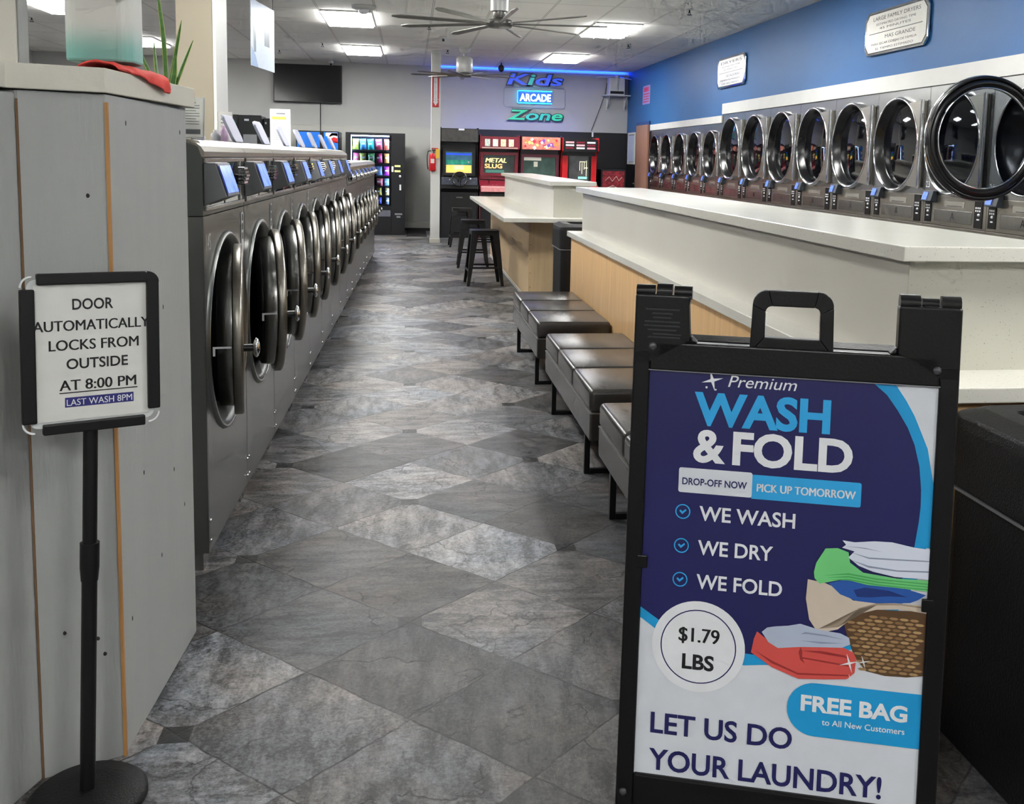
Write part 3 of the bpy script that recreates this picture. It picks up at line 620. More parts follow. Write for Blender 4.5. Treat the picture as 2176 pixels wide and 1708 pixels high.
# printed laundry picture: wicker basket with folded towels
TW=pr((206,212,226),'towel_white_print',var=.05,vs=.02); GR=pr((108,196,120),'towel_green_print'); GR2=pr((70,160,86),'towel_green_fold'); BU=pr((36,84,160),'towel_blue_print'); BU2=pr((20,46,110),'towel_blue_fold'); BG=pr((196,182,166),'linen_print'); BG2=pr((150,134,116),'linen_fold'); GY=pr((170,180,200),'towel_grey_print'); GY2=pr((132,142,166),'towel_grey_fold'); RD=pr((204,78,72),'towel_coral_print'); RD2=pr((150,44,46),'towel_coral_fold'); WK=pr((84,60,36),'wicker_print'); WK2=pr((92,64,38),'wicker_dark'); WK3=pr((152,120,80),'wicker_light'); WK4=pr((128,98,62),'wicker_mid'); WK5=pr((172,142,100),'wicker_pale')
b.m(WK).poly([(150,-46),(201,-30),(304,-24),(304,-163),(270,-170),(225,-172),(186,-166),(162,-139),(144,-95),(136,-67)],2)
for k in range(15):
    yy=-46-k*8.3; x0=140+max(0,k-3)*2.6+(4 if k<2 else 0)
    for j in range(9):
        xa=x0+j*21-(k%2)*10
        if xa+20<304 and xa>x0-2 and not (k<2 and xa<175): b.m((WK3,WK4,WK3,WK5)[(j*3+k*2)%4]).poly([(xa,yy),(xa+5,yy+2.6),(xa+15,yy+2.6),(xa+20,yy),(xa+15,yy-3),(xa+5,yy-3)],2.3)
b.m(BG).poly([(56,22),(90,18),(113,10),(153,-15),(231,-12),(304,-10),(304,-28),(250,-24),(201,-30),(162,-44),(124,-81),(100,-89),(79,-88),(63,-66),(54,-21)],2.8)
b.m(BG2).poly([(304,-18),(250,-15),(201,-20),(160,-34),(120,-70),(84,-84),(124,-76),(165,-30),(201,-16),(250,-12),(304,-14)],3.1)
b.m(BU).poly([(100,18),(132,29),(237,26),(300,12),(285,0),(269,-8),(200,-16),(160,-15),(125,-4)],3.2); b.m(BU2).poly([(152,8),(175,16),(225,14),(262,4),(225,2),(190,-4),(160,-6)],3.4)
b.m(GR).poly([(90,93),(115,96),(138,89),(142,67),(170,48),(240,42),(304,44),(304,20),(237,22),(180,22),(132,30),(81,15),(70,26),(68,39),(72,60)],3.6)
b.m(GR2)
for k in range(3): b.poly([(88+k*8,34-k*4),(140,44-k*6),(200,38-k*6),(303,37-k*6),(303,35-k*6),(200,35-k*6),(140,40-k*6)],3.8)
b.m(TW).poly([(124,114),(150,112),(190,118),(226,119),(270,112),(304,110),(304,46),(236,45),(190,52),(160,62),(138,78),(150,92),(124,98),(132,105)],4)
b.m(GY2)
for q in ([(140,90),(180,82),(240,84),(303,86),(303,84),(240,81),(180,79)],[(142,74),(180,64),(240,60),(303,64),(303,61),(240,57),(180,60)],[(128,102),(170,100),(210,96),(170,102)]): b.poly(q,4.2)
b.m(RD).poly([(-46,-104),(-21,-122),(0,-134),(47,-127),(138,-120),(158,-128),(165,-140),(163,-172),(148,-188),(100,-194),(46,-199),(-11,-180),(-57,-152),(-52,-120)],3)
b.m(RD2)
for q in ([(50,-136),(90,-132),(140,-136),(155,-145),(140,-141),(90,-138)],[(52,-150),(100,-153),(150,-157),(150,-160),(100,-157),(50,-153)],[(-50,-146),(-10,-166),(45,-186),(150,-178),(150,-181),(45,-190),(-12,-171)],[(48,-128),(44,-140),(48,-156),(58,-164),(52,-150),(52,-138)]): b.poly(q,3.3)
b.m(GY).poly([(-36,-104),(-25,-93),(-10,-89),(20,-84),(45,-77),(85,-86),(130,-89),(148,-97),(151,-111),(134,-120),(47,-128),(0,-136),(-21,-125)],3.5)
b.m(GY2)
for q in ([(46,-100),(56,-94),(100,-96),(138,-102),(100,-99),(58,-98)],[(44,-114),(90,-112),(140,-110),(90,-116)]): b.poly(q,3.8)
b.m(WHITE); st4(151,-152,22,.14,4.5,.3); st4(180,-146,15,.14,4.5,.3); st4(154,-185,10,.14,4.5,.3)
b.build('poster', sg)
b = B(TS).m(mat('clear_poster_cover', (120,122,126), .25)); b.box((-305,455,0),(305,457.5,8)); b.build('poster_edge', sg)
b = B(TS).m(BL)
for q in ((-303,29),(303,-8)): b.box((q[0]-12,q[1]-14,6),(q[0]+12,q[1]+14,13))
b.build('poster_clip', sg, bev=.002)

# ------------------------------------------------------------------ door-lock sign on a pedestal
fs = thing('sign_stand', 'pedestal sign with black snap frame saying the door locks at 8:00 PM', 'sign', (-.677,2.145,0))
b = B().m(BLACKR); b.lathe([(0.0005,.0),(.116,0),(.121,.008),(.12,.02),(.108,.03),(.06,.035),(.0005,.036)],48); b.build('base', fs)
b = B().m(BLACKM); top = Vector((.020,.035,.82)); p = lambda k: tuple(top*k)
b.cyl((0,0,.03),p(.62),.0155,n=20); b.cyl(p(.60),p(.635),.017,.0195,n=20); b.cyl(p(.635),p(.70),.0195,n=20); b.cyl(p(.69),p(1.0),.0145,n=20); b.build('pole', fs)
TF = Tr(.032,.025,.985)@Rt(.48,'Z')@Rt(-.03,'X')@Rt(.018,'Y')@Matrix(((1,0,0,0),(0,0,-1,0),(0,1,0,0),(0,0,0,1)))@Matrix.Scale(.001,4)
b = B(TF).m(mat('clear_frame_sleeve', (196,200,200), .15, 0, .03, 6)); b.prism(rrect(-120,-152,120,152,18),-6,-1); b.build('sleeve', fs)
b = B(TF).m(pr((200,200,196),'paper_sheet',.55)); b.box((-108,-140,-1),(108,140,1)); b.m(INK)
tx = [('DOOR',(-37,88,78,22)),('AUTOMATICALLY',(-110,45,222,21)),('LOCKS FROM',(-82,5,172,21)),('OUTSIDE',(-50,-34,118,21)),('AT 8:00 PM',(-64,-78,148,21))]
for s_,f_ in tx: b.text(s_,Z(1.5),.018,0,0,f_)
b.box((-64,-84,1),(86,-82,1.6)); b.m(pr((44,44,110),'highlight_navy')).box((-54,-113,1),(78,-93,1.5)); b.m(WHITE).text('LAST WASH 8PM',Z(2),.004,0,0,(-51,-110,126,13))
b.build('notice_sheet', fs)
b = B(TF).m(BLACKM)
for lo,hi in (((-102,140,-8),(108,163,9)),((-96,-166,-8),(100,-144,9)),((-133,-140,-8),(-106,132,9)),((106,-132,-8),(131,150,9))): b.box(lo,hi)
b.build('snap_frame', fs, bev=.003)
b = B(TF).m(BLACKM); b.prism(arc(108,140,23,0,PI/2,8)+[(108,140)],-8,8); b.build('frame_corner', fs)
for cx,cy_,a in ((-110,136,PI/2),(-110,-140,PI),(108,-140,1.5*PI)):
    b = B(TF).m(mat('clear_corner_plastic', (210,212,212), .1, 0, .05, 10)); pts = arc(cx,cy_,21,a,a+PI/2,7)
    b.tube([(x,y,0) for x,y in pts],2.4,6); b.build('corner_joiner', fs)

# ------------------------------------------------------------------ painted half wall at the left
pw = thing('partition_wall', 'chipped grey painted half wall with beige cap, beside the door-lock sign', 'half wall', (-.645,2.315,0), kind='structure')
O = Tr(.645,-2.315,0)
b = B(O).m(STONEP); b.prism([(-.645,2.315),(-.61,2.935),(-1.5,2.935),(-1.5,2.4),(-.797,2.243)], 0, 1.518); b.build('corner_panel', pw, bev=.003)
b = B(O).m(STONEP); b.prism([(-.802,2.243),(-.80,2.262),(-1.0,2.262),(-.93,1.92),(-.872,2.03)], 0, 1.512); b.build('side_panel', pw, bev=.004)
b = B(O).m(mat('bare_wood_edge', (168,122,70), .6, 0, .18, 3, brush=(30,30,1.2))); b.prism([(-.6475,2.3115),(-.6415,2.3135),(-.6415,2.322),(-.648,2.322)], 0, 1.50); b.build('bare_corner_edge', pw)
b = B(O).m(mat('brown_joint', (112,84,58), .7)); b.prism([(-.8005,2.2405),(-.7965,2.2405),(-.7965,2.244),(-.8005,2.244)], 0, 1.50); b.build('joint_line', pw)
b = B(O).m(BEIGEP); b.prism([(-.640,2.298),(-.588,2.945),(-1.5,2.945),(-1.5,1.9),(-.85,1.9),(-.812,2.226)], 1.52, 1.572); b.build('cap', pw, bev=.002)
b = B(O).m(mat('nail_hole', (40,36,32), .7))
for a,z_ in ((.2,1.46),(.9,1.45),(.3,.62),(.7,.55),(.5,.36),(.12,.30),(.85,.42),(.6,1.0)):
    x_ = -.645+.035*a; y_ = 2.315+.62*a; b.ball((x_,y_,z_),.0035,6,None,(.3,1,1.8))
for a,z_ in ((.25,1.30),(.3,.30),(.22,.26),(.7,.33)): x_=-.645-.152*a; y_=2.315-.072*a; b.ball((x_,y_,z_),.004,6,None,(1.2,.4,1.2))
b.build('nail_holes', pw)
b = B(O).m(BEIGEP); b.box((-.848,2.27,1.572),(-.805,2.33,HC)); b.m(STONEP).box((-.805,2.28,1.572),(-.80,2.33,HC)); b.build('upright_post', pw, bev=.002)
# things on the cap
jg = thing('detergent_jug', 'translucent white plastic jug with teal liquid on the half wall cap', 'jug', (-.70,2.535,1.599))
TJ = mat('translucent_jug_plastic', (214,214,208), .4, 0, .02, 3, trans=.12, ior=1.15)
nt_ = TJ.node_tree; tc_ = nt_.nodes.new('ShaderNodeTexCoord'); sx_ = nt_.nodes.new('ShaderNodeSeparateXYZ'); nt_.links.new(tc_.outputs['Object'], sx_.inputs[0])
mr_ = nt_.nodes.new('ShaderNodeMapRange'); mr_.interpolation_type = 'SMOOTHSTEP'; mr_.inputs[1].default_value = .015; mr_.inputs[2].default_value = .10; nt_.links.new(sx_.outputs[2], mr_.inputs[0])   # liquid level showing through the plastic
mx_ = nt_.nodes.new('ShaderNodeMix'); mx_.data_type = 'RGBA'; nt_.links.new(mr_.outputs[0], mx_.inputs['Factor']); mx_.inputs['A'].default_value = lin((136,190,180)); p_ = nt_.nodes['Principled BSDF']
nt_.links.new(p_.inputs['Base Color'].links[0].from_socket, mx_.inputs['B']); nt_.links.new(mx_.outputs['Result'], p_.inputs['Base Color'])
b = B().m(TJ); b.prism(rrect(-.078,-.065,.07,.065,.03), 0, .40); b.build('body', jg, bev=.006)
b = B().m(mat('teal_liquid', (120,206,196), .3, 0, .05, 5, trans=.4, ior=1.2)); b.prism(rrect(-.07,-.057,.062,.057,.026), .004, .062); b.build('liquid', jg)
b = B().m(mat('jug_handle_plastic', (214,214,208), .4)); b.tube([(.045,-.07,.14),(.05,-.085,.15),(.058,-.088,.2),(.062,-.088,.3),(.05,-.07,.33)],.008); b.build('handle', jg)
def cloth(name, label, pts, w, m, sag, loc=(0,0,0)):
    b = B().m(m); b.smooth = True; n = len(pts); k = 7; vs = []
    for i,(x,y,z_) in enumerate(pts):
        for j in range(k):
            f = j/(k-1)-.5; vs.append((x-.25*f*w, y+f*w, z_+.006*math.sin(i*1.7+j*1.9)+sag*(f*f)))
    b.add(vs, [(i*k+j,(i+1)*k+j,(i+1)*k+j+1,i*k+j+1) for i in range(n-1) for j in range(k-1)])
    o = b.build(name); o.modifiers.new('thick','SOLIDIFY').thickness = .006; s_ = o.modifiers.new('sub','SUBSURF'); s_.levels = s_.render_levels = 2
    o.location = loc; return o
CORAL = mat('coral_red_cloth', (222,74,66), .8, 0, .08, 30, .3, 300)
b = B().m(CORAL); b.smooth = True; nu = 18; vs = []
for i in range(nu):
    f = i/(nu-1); y = 2.37+.32*f; xe = -.640+.0805*(y-2.298)-.0; hang = max(0,(f-.25)/.75)**1.2*.035; wv = .004*math.sin(f*19)+.003*math.sin(f*41)
    for dx_,dz_ in ((-.15,.001),(-.12,.010),(-.07,.016+wv),(-.035,.013-wv),(-.008,.012+wv),(.007,.006+wv*.5),(.011+wv*.5,-.3*hang),(.012+wv,-hang-.4*abs(wv))): vs.append((xe+dx_*((.45+.55*f) if dx_<0 else 1)-.012*(1-f),y+.02*dx_*5,1.5735+dz_))
    
b.add(vs,[(i*8+j,(i+1)*8+j,(i+1)*8+j+1,i*8+j+1) for i in range(nu-1) for j in range(7)])
ct = b.build('cleaning_cloth'); ct.modifiers.new('thick','SOLIDIFY').thickness = .006; s_ = ct.modifiers.new('sub','SUBSURF'); s_.levels = s_.render_levels = 1
tag(ct,'coral red cloth lying under the jug and over the half wall edge','cloth')
pl = thing('potted_snake_plant', 'snake plant with long upright leaves behind the half wall', 'plant', (-.775,3.432,1.4455))
b = B().m(mat('dark_plant_pot', (40,38,36), .5)); b.caps=True; b.lathe([(.035,0),(.048,.075),(.05,.08),(.044,.08),(.042,.07)],20); b.m(mat('potting_soil', (50,38,28), .9)).lathe([(.0005,.07),(.043,.068)],20); b.build('pot', pl)
LEAF = mat('snake_plant_leaf', (74,122,52), .4, 0, .35, 3, brush=(2,2,14)); LEAFE = mat('snake_plant_leaf_edge', (176,186,96), .45, 0, .1, 10)
def leaf(dx, dy, h, w, bend, ry):
    b = B(); n = 12; rows = []
    for i in range(n+1):
        t = i/n; ww = w*(.55+.9*t)*(1-t)**.55 if t > .35 else w*(.55+.9*t)*.79; ww = max(ww, .0008)
        cx = dx*t**1.5+bend*math.sin(t*PI); cy = dy*t; z_ = .06+h*t; rows.append((cx,cy,z_,ww))
    cs, sn = math.cos(ry), math.sin(ry); vs = []
    for cx,cy,z_,ww in rows:
        for f,d_ in ((-1,.25),(-.72,.1),(0,0),(.72,.1),(1,.25)): vs.append((cx+f*ww*cs-d_*ww*sn, cy+f*ww*sn+d_*ww*cs, z_))
    b.smooth = True
    b.m(LEAF).add(vs, [(i*5+j,i*5+j+1,(i+1)*5+j+1,(i+1)*5+j) for i in range(n) for j in (1,2)])
    b.m(LEAFE).add(vs, [(i*5+j,i*5+j+1,(i+1)*5+j+1,(i+1)*5+j) for i in range(n) for j in (0,3)])
    o = b.build('leaf', pl); o.modifiers.new('thick','SOLIDIFY').thickness = .0012
for a in ((.035,0,.20,.014,.01,.3),(-.03,.0,.24,.012,-.01,1.0),(-.02,0,.42,.011,.008,.2),(.055,.0,.31,.010,.006,.5),(.085,.02,.25,.012,.006,-.3),(-.10,-.02,.27,.010,-.006,.7),(-.05,.02,.13,.009,0,.1),(.02,-.02,.12,.009,0,.9),(-.02,.02,.12,.009,.004,-.6),(.035,.01,.13,.011,0,.2),(-.065,.01,.16,.008,-.004,.2)): leaf(*a)
def sheet(name, label, x, y, z_, w, h, rz, lean, art, grp=None):
    t = tag(None or thing(name, label, 'sign', (x,y,z_), rz, grp))
    T = Rt(lean,'X')@Matrix(((1,0,0,0),(0,0,-1,0),(0,1,0,0),(0,0,0,1)))
    b = B(T).m(pr((246,246,240),'laminated_paper',.3)); b.box((-w/2,0,-.001),(w/2,h,.001)); b.m(pr((120,124,128),'grey_print_lines')); art(b,w,h); b.build('sheet', t)
    b = B(T).m(mat('clear_acrylic_edge', (190,196,196), .15)); b.box((-w/2-.002,0,-.003),(w/2+.002,.004,.003)); b.box((w/2,0,-.0025),(w/2+.002,h,.0025)); b.box((-w/2-.002,0,-.0025),(-w/2,h,.0025)); b.build('holder', t)
    return t
def art1(b,w,h):
    for k in range(9): b.box((-w*.4,h*(.86-.065*k),.001),(w*(.36 if k%3 else .25),h*(.875-.065*k),.0013))
    b.box((-w*.2,h*.1,.001),(w*.4,h*.22,.0013))
def art2(b,w,h):
    for k in range(11): b.box((-w*.38,h*(.68-.05*k),.001),(w*.38,h*(.69-.05*k),.0013))
    b.box((-w*.2,h*.86,.001),(w*.25,h*.90,.0013)); b.m(pr((214,208,84),'yellow_highlight')).box((-w*.42,h*.72,.001),(w*.3,h*.80,.0014))
def art3(b,w,h):
    for k in range(6): b.box((-w*.3,h*(.85-.12*k),.001),(w*.3,h*(.88-.12*k),.0013))
# these lean on the washer tops
sheet('instruction_sign','large white laminated notice leaning on the first washer top',-.722,3.50,1.443,.10,.135,-.05,-.12,art1)
sheet('instruction_sign','tall white notice with a yellow line, on the washer tops',-.79,6.5,1.442,.12,.235,.15,-.16,art2)
sheet('instruction_sign','narrow pale green notice between the dispenser lids',-.80,4.65,1.446,.06,.14,.2,-.35,art3)
for i,(x,y,c,h) in enumerate(((-.79,4.55,(206,176,206),.07),(-.80,4.75,(120,96,170),.075),(-.80,4.42,(226,226,230),.05))):
    b = B().m(pr(c,'bottle_%s' % 'abc'[i],.4)); b.caps=True; b.lathe([(.018,0),(.02,.008),(.02,h*.65),(.009,h*.8),(.009,h),(.0005,h)],16); o=b.build('small_bottle'); o.location=(x,y,1.442)
    tag(o,('pale pink','purple','short white')[i]+' bottle standing on the washer tops beside the green notice','bottle','small bottles on the washers')
# ------------------------------------------------------------------ dark machines behind the washers
def kiosk(name,label,x0,x1,y,h,d,stuff=None,cat='machine'):
    t = thing(name,label,cat,((x0+x1)/2,y+d/2,0)); w=(x1-x0)/2
    b = B().m(mat('kiosk_black', (14,15,19), .4, .2, .06, 4)); b.box((-w,-d/2,0),(w,d/2,h)); b.build('cabinet', t, bev=.006)
    if stuff: stuff(t,w,d,h)
    return t
def kf(t,w,d,h):
    b = B().m(mat('kiosk_label', (150,154,160), .4)); b.box((-w*.5,-d/2-.004,h-.06),(-w*.1,-d/2,h-.04)); b.build('label_strip', t)
    b = B().m(GREYHEAD); b.box((-w*.6,-d/2-.01,h-.5),(w*.6,-d/2,h-.2)); b.build('coin_panel', t)
kiosk('change_machine','tall black change machine rising behind the washers',-1.76,-1.53,11.0,1.79,.35,kf)
kiosk('change_machine','narrower black machine just right of the tall change machine',-1.525,-1.45,11.1,1.765,.3,kf)
def gf(t,w,d,h):
    b = B().m(mat('green_vending_front', (18,52,44), .25, 0, .5, 9)); b.box((-w+.02,-d/2-.006,.4),(w-.02,-d/2,h-.05)); b.build('green_front', t)
kiosk('drink_machine','dark green-fronted machine beside the beige column',-2.0,-1.79,11.2,1.80,.35,gf)
# ------------------------------------------------------------------ drinks machine
t = thing('soda_machine','blue soft-drink vending machine with a red and white roundel','vending machine',(-1.60,18.75,0))
b = B().m(BLACK); b.box((-.37,-.38,0),(.37,.42,1.81)); b.build('cabinet', t, bev=.01)
b = B().m(mat('soda_blue_panel', (22,88,170), .25, 0, .12, 3, emit=.5)); b.box((-.35,-.392,1.52),(.04,-.38,1.79)); b.box((.11,-.392,.35),(.355,-.38,1.79)); b.build('blue_panel', t)
Tm = Tr(.2,-.394,1.62)@face('-y'); b = B(Tm).m(pr((226,230,236),'roundel_white')).poly(rrect(-.06,.10,.145,.165,.02),.001); b.m(RED); b.poly([(.145,.16),(.145,-.02)]+arc(.12,.1,.115,-1.2,-3.3,12)+[(.05,.16)],.001); b.m(WHITE).poly([(.02,.05),(.08,.09),(.145,.07),(.145,.10),(.08,.12),(.03,.10)],.002); b.poly(arc(.0,-.3,.15,2.4,.6,10)+arc(.0,-.3,.13,.6,2.4,10),.002); b.build('roundel', t)
b = B().m(mat('lit_bottle_window', (90,110,150), .2, 0, .1, 4, emit=.3)); b.box((-.35,-.39,.5),(.04,-.38,1.5)); b.build('window', t)
b = B()
for r_ in range(3):
    for k in range(5):
        x=-.31+k*.075; z_=1.33-r_*.3; b.m(WHITE).cyl((x,-.41,z_),(x,-.41,z_+.1),.022,n=10); b.m(RED).cyl((x,-.41,z_+.1),(x,-.41,z_+.15),.022,.008,n=10)
b.build('display_bottles', t)
# ------------------------------------------------------------------ snack machine
sm = thing('snack_machine','black snack vending machine with lit glass front full of coloured bags','vending machine',(-.585,18.55,0))
b = B().m(mat('snack_machine_black', (14,15,20), .38, .1, .05, 4)); w=.515; d0=-.42; b.box((-w,d0+.42,0),(w,.42,1.8)); b.box((-w,d0,0),(-w+.09,d0+.42,1.8)); b.box((.275,d0,0),(w,d0+.42,1.8)); b.box((-w+.09,d0,0),(.275,d0+.42,.52)); b.box((-w+.09,d0,1.755),(.275,d0+.42,1.8)); b.build('cabinet', sm, bev=.004)
b = B().m(mat('snack_bay_liner', (40,44,58), .5)); b.box((-.42,d0+.40,.52),(.27,d0+.42,1.755)); b.build('bay_liner', sm)
b = B().m(mat('snack_strip_light', (190,214,255), .4, 0, .02, 3, emit=40)); b.box((-.42,d0+.02,1.735),(.27,d0+.06,1.752)); b.build('strip_light', sm)
b = B().m(mat('snack_side_and_fill_light', (190,214,255), .4, 0, .02, 3, emit=45)); b.box((-.424,d0+.02,.54),(-.412,d0+.04,1.73)); b.box((.262,d0+.02,.54),(.274,d0+.04,1.73)); b.build('side_and_fill_light', sm)  # left tube is the machine's own, right one added to brighten the packets
b = B().m(BLACK); b.box((.238,d0+.010,.52),(.276,d0+.014,1.755)); b.build('fill_light_shield', sm)  # added shield keeping the right-hand fill light out of view
rows_z = (1.50,1.27,1.05,.87,.70,.54)
for z_ in rows_z:
    b = B().m(BLACK); b.box((-.42,d0+.06,z_-.028),(.27,d0+.38,z_-.004)); b.build('shelf', sm)
b = B().m(mat('snack_window_glass', (235,240,245), .02, 0, .01, 2, trans=1, ior=1.05)); b.box((-.425,d0+.008,.52),(.275,d0+.012,1.755)); b.build('window', sm)
b = B().m(mat('delivery_flap', (92,92,104), .35)); b.box((-.38,d0-.006,.33),(.265,d0,.44)); b.build('delivery_flap', sm)
b = B().m(mat('lit_keypad_yellow', (222,226,120), .4, emit=.8)); b.box((.335,d0-.006,1.21),(.435,d0,1.24)); b.box((.335,d0-.006,1.12),(.435,d0,1.15)); b.m(WHITE).box((.28,d0-.006,1.12),(.315,d0,1.22)); b.ball((.43,d0-.002,1.045),.022,6); b.box((.42,d0-.01,.80),(.45,d0,.90)); b.m(pr((120,120,126),'grey_decal')).box((.34,d0-.004,.36),(.47,d0,.39)); b.box((.37,d0-.004,.31),(.44,d0,.34)); b.build('payment_panel', sm)
cols = [[(196,214,90,'lime'),(90,170,226,'light blue'),(70,200,190,'turquoise'),(236,90,110,'pink red'),(236,120,90,'orange red')],[(236,120,150,'pink'),(214,222,110,'yellow green'),(120,200,130,'green'),(200,60,120,'magenta'),(240,160,90,'orange')],[(120,80,180,'violet'),(230,120,60,'dark orange'),(226,70,110,'crimson'),(150,190,236,'sky blue'),(170,60,190,'purple')],[(200,60,60,'red'),(240,210,90,'yellow'),(90,120,200,'cobalt'),(220,110,120,'rose'),(120,160,190,'steel blue')],[(60,120,200,'blue'),(230,200,80,'golden'),(90,190,200,'cyan'),(236,210,100,'pale yellow'),(200,180,120,'tan')],[(220,90,60,'rust'),(70,90,190,'indigo'),(180,60,80,'ruby'),(90,100,210,'royal blue'),(120,130,150,'grey')]]
bag0 = {}
for r_,row in enumerate(cols):
    nm = ('top','second','third','fourth','fifth','lowest')[r_]
    hh = (.19,.17,.16,.13,.13,.12)[r_]
    for k,(R_,G_,B_,cn) in enumerate(row):
        b = B().m(pr((R_,G_,B_),'wrap_%s'%cn.replace(' ','_'),.25,var=.35,vs=24)); n=5; vs=[]
        ww = .058 if r_<4 else .042
        for i in range(n+1):
            for j in range(n+1):
                u_,v_=i/n*2-1,j/n*2-1; bul=.03*(1-u_*u_)**.6*(1-v_*v_)**.6 if abs(u_)<1 and abs(v_)<1 else 0
                vs.append((u_*ww*(1-.10*(1-v_*v_)),-bul,(v_+1)/2*hh))
        m_=len(vs); vs+=[(x,-y+.002,z_) for x,y,z_ in vs]; q_=[(i*(n+1)+j,(i+1)*(n+1)+j,(i+1)*(n+1)+j+1,i*(n+1)+j+1) for i in range(n) for j in range(n)]
        b.smooth=True; b.add(vs,q_+[tuple(m_+t_ for t_ in f[::-1]) for f in q_]); b.smooth=False; b.m(WHITE).box((-ww*.6,-.032,hh*.45),(ww*.5,-.0305,hh*.62)); o=b.build('snack_bag')
        o.location=(-.585-.35+k*.138+random.uniform(-.006,.006),18.55+d0+.12,rows_z[r_]+.002); o.rotation_euler=(random.uniform(-.1,.05),random.uniform(-.08,.08),random.uniform(-.2,.2))
        tag(o,'%s snack packet on the %s shelf of the black snack machine'%(cn,nm),'snack bag','snack packets in the vending machine')
b = B().m(mat('black_floor_sheet', (22,22,24), .8, 0, .1, 30, .3, 200)); b.box((0,0,0),(.36,1.45,.008)); o=b.build('dark_floor_sheet', bev=.002); o.location=(-.04,17.85,0); tag(o,'thin black sheet on the floor between snack machine and white column','mat')  # thin black sheet giving the dark floor band before the end wall
# ------------------------------------------------------------------ fire extinguisher and arrow sign
t = thing('fire_extinguisher','red fire extinguisher with yellow tag hanging on the white column','fire extinguisher',(.375,16.50,1.2))
b = B().m(RED); b.lathe([(.0005,-.03),(.05,-.025),(.056,0),(.056,.20),(.045,.24),(.02,.26),(.0005,.262)],24); b.build('cylinder', t)
b = B().m(CHROME); b.cyl((0,0,.26),(0,0,.30),.018); b.m(BLACK).box((-.01,-.02,.30),(.05,.02,.32)); b.m(RED).box((-.01,-.012,.33),(.09,.012,.345)); b.box((-.012,-.012,.30),(.0,.012,.345)); b.build('valve', t)
b = B().m(BLACK); b.tube([(-.02,0,.30),(-.07,0,.29),(-.085,0,.2),(-.08,0,.06),(-.07,0,.0)],.007,8); b.build('hose', t)
b = B().m(mat('yellow_tag', (232,190,60), .5)); b.box((.05,-.022,.18),(.11,-.018,.33)); b.build('inspection_tag', t)
b = B().m(mat('pale_label', (220,214,206), .5)); b.box((-.03,-.058,.10),(.03,-.055,.17)); b.build('label', t)
b = B().m(STEEL); b.box((-.02,.0,.22),(.02,.06,.25)); b.build('wall_bracket', t)
Ta = Tr(.42,16.548,2.2)@face('-y'); b = B(Ta).m(RED).box((-.052,0,0),(.052,.49,.002)); b.m(WHITE); b.poly([(-.03,.47),(.03,.47),(.03,.09),(.042,.09),(0,.02),(-.042,.09),(-.03,.09)],.003); b.m(RED)
for k,ch in enumerate('FIRE EXTINGUISHER'):
    if ch!=' ': b.text(ch,Tr(-.008,.445-k*.0225,.004),.02,size=.022)
o=b.build('arrow_sign'); tag(o,'red and white down arrow sign high on the white column','sign')
# ------------------------------------------------------------------ wall television
t = thing('television','black flat television high on the grey end wall','television',(-1.845,19.34,2.34))
b = B().m(BLACK); b.box((-.615,-.07,0),(.615,-.03,.695)); b.build('casing', t, bev=.006)
b = B().m(mat('television_glass', (14,14,18), .12, 0, .05, 3, spec=.6)); b.box((-.602,-.073,.022),(.602,-.0695,.683)); b.build('screen', t)
b = B().m(BLACKM); b.box((-.15,-.03,.2),(.15,0,.5)); b.build('wall_mount', t)
b = B().m(BLACK); b.tube([(.22,-.02,.0),(.22,-.02,-.42),(.215,-.02,-.70)],.007,6); b.build('cable', t)
b = B().m(WHITE); b.text('LG',Tr(-.01,-.0735,.006)@face('-y'),size=.02); b.build('brand_mark', t) if False else None
def camera_dome(name,label,x,y,z_,cat):
    t = thing(name,label,cat,(x,y,z_)); b=B().m(WHITEP); b.lathe([(.0005,0),(.05,0),(.05,-.02),(.04,-.03),(.0005,-.03)],20); b.build('mount_plate', t)
    b=B().m(WHITEP); b.cyl((0,-.01,-.03),(0,-.06,-.055),.025); b.build('body', t); b=B().m(GLASSD); b.ball((0,-.065,-.058),.02,8); b.build('lens', t); return t
camera_dome('security_camera','white security camera at the ceiling just above the television',-1.42,19.2,HC,'camera')
camera_dome('security_camera','white ceiling camera hanging near the first fan blades',.47,14.6,HC,'camera')
t = thing('smoke_alarm','round white alarm fixed to the ceiling beside the first light panel','alarm',(-.52,12.0,HC)); b=B().m(WHITEP); b.lathe([(.0005,0),(.14,0),(.14,-.03),(.10,-.045),(.0005,-.045)],28); b.build('base', t); b=B().m(mat('alarm_lens', (230,230,234), .1)); b.lathe([(.06,-.045),(.055,-.075),(.03,-.09),(.0005,-.092)],24); b.build('lens', t)
t = thing('speaker','small black ceiling speaker above the kids sign','speaker',(1.62,18.2,HC)); b=B().m(BLACK); b.cyl((0,0,0),(0,0,-.06),.012); b.ball((0,0,-.10),.055,10,None,(1,1,1.2)); b.build('body', t); b=B().m(BLACKR); b.cyl((0,-.045,-.10),(0,-.06,-.10),.035); b.build('grille', t)
